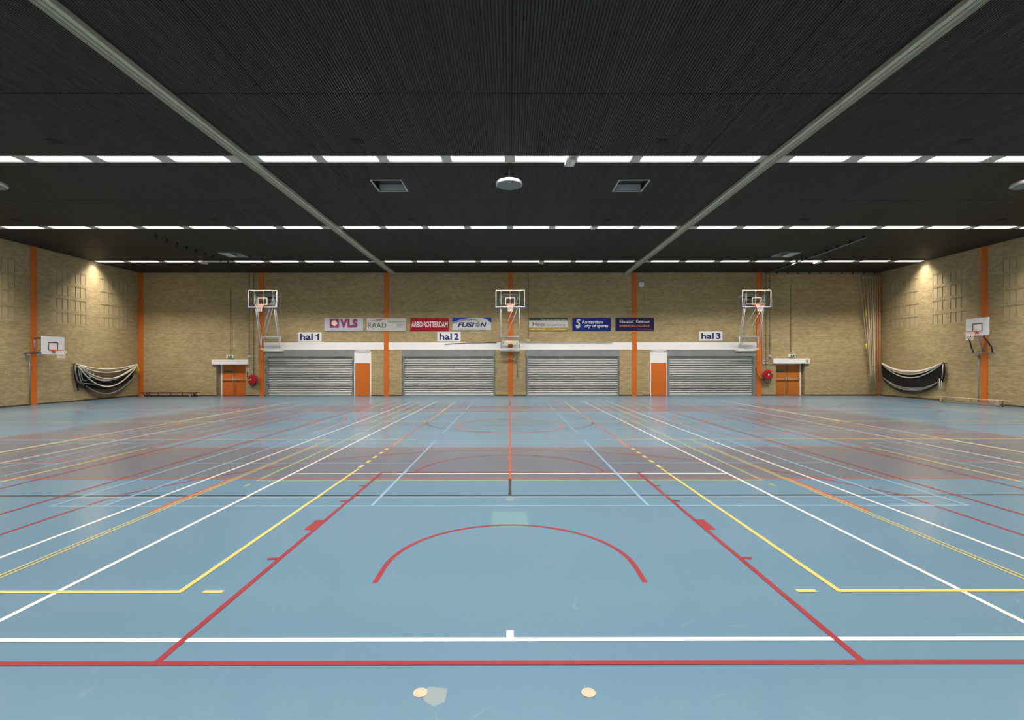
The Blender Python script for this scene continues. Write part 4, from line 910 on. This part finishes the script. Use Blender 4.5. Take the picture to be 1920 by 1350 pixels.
# ------------------------------------------------------------------ gym benches
def bench(A, B, top, label, woods, upside):
    A, B = Vector(A), Vector(B); d = (B-A); Ln = d.length; d.normalize(); p = Vector((-d.y, d.x, 0)); c = (A+B)/2
    r = thing('gym_bench', label, 'bench', (c.x, c.y, 0)); org = ORG[r.name]
    def bar(mb, u0, u1, v0, v1, z0, z1, slope=0):
        q = []
        for z in (z0, z1):
            sh = slope*(z1-z)
            for u, v in ((u0-sh, v0), (u1-sh, v0), (u1-sh, v1), (u0-sh, v1)):
                P_ = c+d*u+p*v; q.append((P_.x, P_.y, z))
        n = len(mb.v); mb.v += q
        for f in ((0,3,2,1),(4,5,6,7),(0,1,5,4),(1,2,6,5),(2,3,7,6),(3,0,4,7)): mb.f.append([n+i for i in f]); mb.m.append(0); mb.sm.append(False)
    h = Ln/2
    if not upside:
        mb = MB(); bar(mb, -h, h, -.12, .12, top-.035, top); mb.build('seat', woods, r)
        mb = MB(); bar(mb, -h+.35, h-.35, -.02, .02, .05, .13); mb.build('beam_rail', woods, r)
        for u in (-h+.35, h-.40):
            mb = MB()
            for v in (-.17, .13): bar(mb, u-.03, u+.03, v, v+.045, .03, top-.035)
            bar(mb, u-.03, u+.03, -.17, .175, .03, .07); lg = mb.build('leg', woods, r)
            mb = MB()
            for v in (-.16, .13): bar(mb, u-.035, u+.035, v, v+.05, 0, .03)
            mb.build('rubber_foot', 'dark_m', lg)
        for u in (-h*.5, 0, h*.48): mb = MB(); bar(mb, u-.02, u+.02, -.015, .015, .13, top-.035); mb.build('strut', woods, r)
    else:
        mb = MB(); bar(mb, -h+.25, h-.25, -.13, .13, .0, .045); mb.build('seat', 'black', r)
        mb = MB(); bar(mb, -h, h, -.045, .045, top-.04, top); mb.build('beam_rail', woods, r)
        for u in (-h+.35, h-.40):
            mb = MB()
            for v in (-.16, .12):
                bar(mb, u-.10, u-.055, v, v+.04, .045, top-.04, -.25); bar(mb, u+.055, u+.10, v, v+.04, .045, top-.04, .25)
            mb.build('leg', woods, r)
        for u in (-h*.42, 0, h*.40):
            mb = MB(); bar(mb, u-.02, u+.02, -.02, .02, .045, top-.04); mb.build('strut', woods, r)
        mb = MB()
        for u0, u1 in ((-h*.75, -h*.42), (-h*.42, 0), (0, h*.40), (h*.40, h*.75)):
            m_ = (u0+u1)/2
            P0, P1, P2 = c+d*u0, c+d*m_, c+d*u1
            mb.tube([(P0.x, P0.y, top-.05), (P1.x, P1.y, top-.10), (P2.x, P2.y, top-.05)], .012, 5)
        mb.build('tie_rod', 'dark_m', r)
        for u in (-h+.25, h-.55):
            mb = MB(); P_ = c+d*u-p*.16; mb.lathe((P_.x, P_.y, .045), tuple(p), [(.04, 0), (.04, .03)], 12); mb.build('wheel', 'pale_metal', r)
bench((-24.12, 31.45, 0), (-20.30, 31.45, 0), .27, 'long dark red gym bench standing upside down by the left corner', 'red_wood', True)
bench((23.55, 26.45, 0), (23.98, 23.0, 0), .31, 'long pale wooden gym bench along the right wall', 'wood', False)

# ------------------------------------------------------------------ climbing ropes parked in the right corner, and their rails
zr = H-.14; YR = WY-.22
rl = thing('rope_rail', 'thin dark rail under the ceiling running to the right corner', 'rail', (16.9, YR, zr))
mb = MB(); mb.tube([(16.75, 22.55, zr), (16.85, YR, zr), (WX-.15, YR, zr)], .022, 8); mb.build('track', 'grey_m', rl)
for k in range(10):
    y = 22.75+k*.9; mb = MB(); mb.box(16.76+.01*k-.03, 16.76+.01*k+.09, y-.03, y+.03, zr, H+.0); mb.build('hanger', 'black', rl)
for k in range(10):
    x = 17.6+k*.72; mb = MB(); mb.box(x-.03, x+.03, YR-.02, YR+.02, zr, H); mb.build('hanger', 'black', rl)
tops = [1611.4, 1617.6, 1620.5, 1623.5, 1626.4, 1629.5, 1632.3, 1634.9, 1640.7, 1643.4, 1645.9, 1648.4]
lows = [(1629.6, 687), (1630.3, 733), (1631.6, 687), (1632.6, 733), (1634.2, 724), (1635.8, 724), (1637.2, 726), (1638.5, 726), (1640.2, 722), (1644.5, 738), (1646.3, 737), (1648.6, 738)]
Yq = WY-.22
for k, (a, (b2, yb)) in enumerate(zip(tops, lows)):
    P0, P1 = atY(a, 519, Yq), atY(b2, yb, Yq); P1.z = max(P1.z, .1)
    mid = atY(a+(b2-a)*.55, 630, Yq) if yb < 735 else (P0+P1)/2
    if yb < 735: M2 = atY(b2-.2, 687, Yq)
    r = thing('climbing_rope', 'beige climbing rope in the right corner, %s from the left' % ORD[k], 'climbing rope', tuple(P0), 'climbing ropes parked in the corner')
    mb = MB(); pts = [P0] + ([M2] if (yb < 735 and yb > 690) else []) + [P1]
    mb.tube([tuple(q+Vector((0, -(0, .05, .15, .02)[k % 4]-.002*k, 0))) for q in pts], .021, 6); mb.build('rope', 'rope', r)
    mb = MB(); mb.tube([(P0.x, P0.y, P0.z-.10), (P0.x, P0.y, zr-.024)], .024, 6); mb.build('runner', 'pale_metal', r)
    if k in (1, 2):
        y = 588 if k == 2 else 650; q = atY(1623.6 if k == 2 else 1624, y, Yq-(.14 if k == 2 else .04)); mb = MB(); mb.tube([(q.x-.01, q.y, q.z-.20), (q.x+.02, q.y, q.z), (q.x, q.y, q.z+.20)], .045, 8); mb.build('yellow_grip', 'yellow', r)
q0, q1 = atY(1628.5, 687, WY-.16), atY(1642.5, 687.5, WY-.16)
mb = MB(); mb.box(q0.x, q1.x, WY-.18, WY-.12, q0.z-.03, q0.z+.03); mb.box(q0.x+.2, q0.x+.26, WY-.14, WY, q0.z-.03, q0.z+.03); mb.box(q1.x-.2, q1.x+.06, WY-.18, WY, q0.z-.15, q0.z-.10); single('rope_bracket', mb, 'dark_m', 'dark wall bracket that gathers the climbing ropes', 'bracket')

# ------------------------------------------------------------------ ceiling: curtain housings, lamps, vents, hatches, speakers
zc = H-.10
for s, lab in ((-1, 'sage grey divider curtain housing across the ceiling, between hal 1 and hal 2'), (1, 'sage grey divider curtain housing across the ceiling, between hal 2 and hal 3')):
    x0, x1 = sorted((s*7.57, s*7.90))
    r = thing('curtain_housing', lab, 'curtain housing', (s*7.73, 14, H), 'divider curtain housings')
    mb = MB(); ya, yb = WN+.01, WY-.01
    # stepped underside: outer flange, wide band, dark slot, inner band
    o = -s
    e = [s*7.90, s*7.83, s*7.70, s*7.672, s*7.57]
    for a, b2, z in ((e[0], e[1], zc), (e[1], e[2], zc-.0), (e[3], e[4], zc)): mb.box(a, b2, ya, yb, z, H+.01)
    mb.build('casing', 'housing', r)
    mb = MB()
    for a in (7.83, 7.80, 7.775, 7.72): mb.box(s*a-.003, s*a+.003, ya, yb, zc-.006, zc)
    mb.box(s*7.87-.004, s*7.87+.004, ya, yb, zc-.012, zc); mb.box(s*7.83, s*7.812, ya, yb, zc-.004, zc+.01); mb.build('ridge', 'housing_shade', r)
    mb = MB(); mb.box(e[2], e[3], ya, yb, zc+.04, H+.01); mb.build('curtain_slot', 'slot', r)
# louvred lamps: bays of eight
MID = [-6.58+1.88*k for k in range(8)]; SIDE = [9.2+2.07*k for k in range(8)]
RN = ['farthest row', 'second farthest row', 'third farthest row', 'row just above the camera', 'row behind the camera']
proto = {}
def lamp(x, y, half, on, label, grp):
    key = (round(half, 2), on); org = Vector((x, y, H+.05))
    if key not in proto:
        r = thing('ceiling_light', label, 'ceiling light', org, grp)
        mb = MB(); mb.box(x-half-.02, x-half, y-.205, y+.205, H+.012, H+.048); mb.box(x+half, x+half+.02, y-.205, y+.205, H+.012, H+.048); mb.box(x-half, x+half, y-.205, y-.20, H+.012, H+.048); mb.box(x-half, x+half, y+.20, y+.205, H+.012, H+.048)
        mb.build('lamp_frame', 'tray', r)
        mb = MB(); mb.face([(x-half, y-.20, H+.030), (x-half, y+.20, H+.030), (x+half, y+.20, H+.030), (x+half, y-.20, H+.030)]); mb.build('louvre', 'diffuser' if on else 'diffuser_off', r)
        proto[key] = r; return r
    src = proto[key]; c = src.copy(); C.objects.link(c); c.location = org; c['label'] = label; c['group'] = grp; ORG[c.name] = org
    for ch in list(src.children):
        q = ch.copy(); C.objects.link(q); q.parent = c
    return c
for j, y in enumerate(ROWS):
    g = 'louvred ceiling lights in the '+RN[j]
    for k, x in enumerate(MID): lamp(x, y, .785, True, 'lit ceiling light over hal 2, %s from the left, %s' % (ORD[k], RN[j]), g)
    for k, x in enumerate(SIDE):
        off = (j == 0 and k == 4)
        lamp(-x, y, .815, not off, ('unlit ceiling light over hal 1, %s' % RN[j]) if off else 'lit ceiling light over hal 1, %s from the left wall, %s' % (ORD[7-k], RN[j]), g)
        lamp(x, y, .815, True, 'lit ceiling light over hal 3, %s from the right wall, %s' % (ORD[7-k], RN[j]), g)
    mb = MB(); x0, x1 = -WX+.13, WX-.13
    mb.box(x0, x1, y-TR+.003, y-.21, H+.001, H+.046); mb.box(x0, x1, y+.21, y+TR-.003, H+.001, H+.046)
    edges = sorted([(x-.807, x+.807) for x in MID]+[(x-.837, x+.837) for x in SIDE]+[(-x-.837, -x+.837) for x in SIDE]); cur = x0
    for a, b2 in edges+[(x1, x1)]:
        if a-cur > .02:
            for q0, q1 in (((cur, a),) if not (cur < 0 and a < -7 and cur < -8 and a > -8) else ((cur, a),)): mb.box(q0, q1, y-.21, y+.21, H+.012, H+.046)
        cur = b2
    tag(trim(mb, 'tray'))
# emergency lamps clipped under the rows
for x, j, lab in ((1.80, 2, 'white emergency light under the third farthest lamp row'), (-12.3, 1, 'white emergency light over hal 1 under the second farthest lamp row'), (3.72, 1, 'white emergency light over hal 2 under the second farthest lamp row'), (20.5, 1, 'white emergency light over hal 3 under the second farthest lamp row'),
                  (-18.15, 0, 'white emergency light over hal 1 under the farthest lamp row'), (1.86, 0, 'white emergency light over hal 2 under the farthest lamp row'), (18.25, 0, 'white emergency light over hal 3 under the farthest lamp row')):
    y = ROWS[j]; r = thing('emergency_light', lab, 'emergency light', (x, y, H), 'emergency lights under the lamp rows')
    k = 1 if j != 1 else .5
    mb = MB(); mb.box(x-.14*k, x+.14*k, y-.16, y+.30*k, H-.09*k, H+.0); mb.build('housing', 'white_m', r)
    mb = MB(); mb.box(x-.11*k, x+.02*k, y-.10, y+.25*k, H-.10*k, H-.09*k); mb.build('lens', 'tray', r)
# vents
n = 0
vents = [(x, 13.08) for x in (-12.4, -4.14, 4.14, 12.4)] + [(x, 20.2) for x in (-20.7, -12.4, -4.14, 4.14, 12.4, 20.7)] + [(x, 27.25) for x in (-20.7, -12.4, -4.14, 4.14, 12.4, 20.7)]
vr = {13.08: 'by third farthest lamp row', 20.2: 'by second farthest lamp row', 27.25: 'by farthest lamp row'}
for x, y in vents:
    side = {-20.7: 'near the left wall', -12.4: 'over hal 1 near its middle', -4.14: 'over left half of hal 2', 4.14: 'over right half of hal 2', 12.4: 'over hal 3 near its middle', 20.7: 'near the right wall'}[x]
    r = thing('ceiling_vent', 'small dark ceiling vent %s, %s' % (side, vr[y]), 'vent', (x, y, H), 'small ceiling vents')
    mb = MB(); mb.box(x-.15, x+.15, y-.13, y+.13, H-.012, H+.015); mb.build('vent_box', 'black', r)
    mb = MB()
    for k in range(5): mb.box(x-.13, x+.13, y-.11+k*.05, y-.10+k*.05, H-.016, H-.012)
    mb.build('grille', 'slot', r)
for k, (a, b2, c, d) in enumerate(HATCH):
    lab = ['open ceiling hatch left of the hanging speaker over hal 2', 'open ceiling hatch right of the hanging speaker over hal 2', 'ceiling hatch over hal 1 near the farthest lamp row', 'ceiling hatch over hal 3 near the farthest lamp row'][k]
    r = thing('ceiling_hatch', lab, 'hatch', ((a+b2)/2, (c+d)/2, H), 'ceiling hatches'); t = .035
    mb = MB()
    for q in ((a, b2, c, c+t), (a, b2, d-t, d), (a, a+t, c+t, d-t), (b2-t, b2, c+t, d-t)): mb.box(*q, H-.01, H+.03)
    mb.build('hatch_frame', 'pale_metal', r)
    mb = MB()
    if k < 2: mb.box(a+.04, b2-.04, d-.05, d-.04, H+.03, H+.28)
    else:
        lx0, lx1 = (a+t, a+.45) if a < 0 else (b2-.45, b2-t); mb.box(lx0, lx1, c+t, d-t, H+.03, H+.04); mb.box(a+t, b2-t, d-.05, d-.04, H+.03, H+.28)
    mb.build('lit_lining', 'hatch', r)
    mb = MB(); mb.box(a+.04, b2-.04, c+.04, d-.05, H+.24, H+.25) if k < 2 else mb.box(a+.04, b2-.04, c+.04, d-.06, H+.2, H+.21); mb.build('shaded_lining', 'dark_m', r)  # lit far side and shaded roof are put into the lining colours
for x, lab in ((-.02, 'round silver disc speaker hanging over the middle of hal 2'), (-16.22, 'round silver disc speaker hanging over hal 1, at the edge of view'), (16.22, 'round silver disc speaker hanging over hal 3, at the edge of view')):
    y, z = 15.0, H-.48; r = thing('ceiling_speaker', lab, 'speaker', (x, y, H), 'round hanging speakers')
    mb = MB(); mb.lathe((x, y, z), (0, 0, 1), [(.385, -.015), (.41, 0), (.415, .03), (.39, .09), (.30, .12), (.08, .15)], 48); b0 = mb.build('speaker_body', 'pale_metal', r)
    mb = MB(); mb.lathe((x, y, z-.018), (0, 0, -1), [(.38, 0), (.375, .006)], 48); gr = mb.build('speaker_grille', 'silver', r)
    mb = MB(); mb.box(x-.03, x+.03, y-.29, y-.25, z-.027, z-.024); mb.build('badge', 'white_m', gr)
    mb = MB(); mb.lathe((x, y, z+.14), (0, 0, 1), [(.10, 0), (.04, .10), (.015, .16), (.012, .335)], 16); mb.build('hanger', 'grey_m', r)
for k in range(9):
    y = 22.55+k*.72; mb = MB(); mb.tube([(-16.6, y, H), (-16.6, y, H-.10)], .045, 8); mb.tube([(-16.6+.05*math.cos(a*.785), y, H-.13+.05*math.sin(a*.785)) for a in range(8)], .015, 5, closed=True)
    single('ceiling_hook', mb, 'black', 'small black hook under the hal 1 ceiling, %s in its row from the back wall' % ORD[8-k], 'hook', 'black hooks in a row over hal 1')
# ------------------------------------------------------------------ floor plugs
for a, lab in ((788, 'round cream floor plug with a repaired patch beside it'), (1103.5, 'round cream floor plug to the right, without a patch')):
    p = ray(a, 1299.5); q = EYE+p*(-EYE.z/p.z); mb = MB(); mb.lathe((q.x, q.y, .001), (0, 0, 1), [(.045, 0), (.045, .003), (.041, .0035)], 28); single('floor_plug', mb, 'plug', lab, 'floor plug', 'net post sockets')
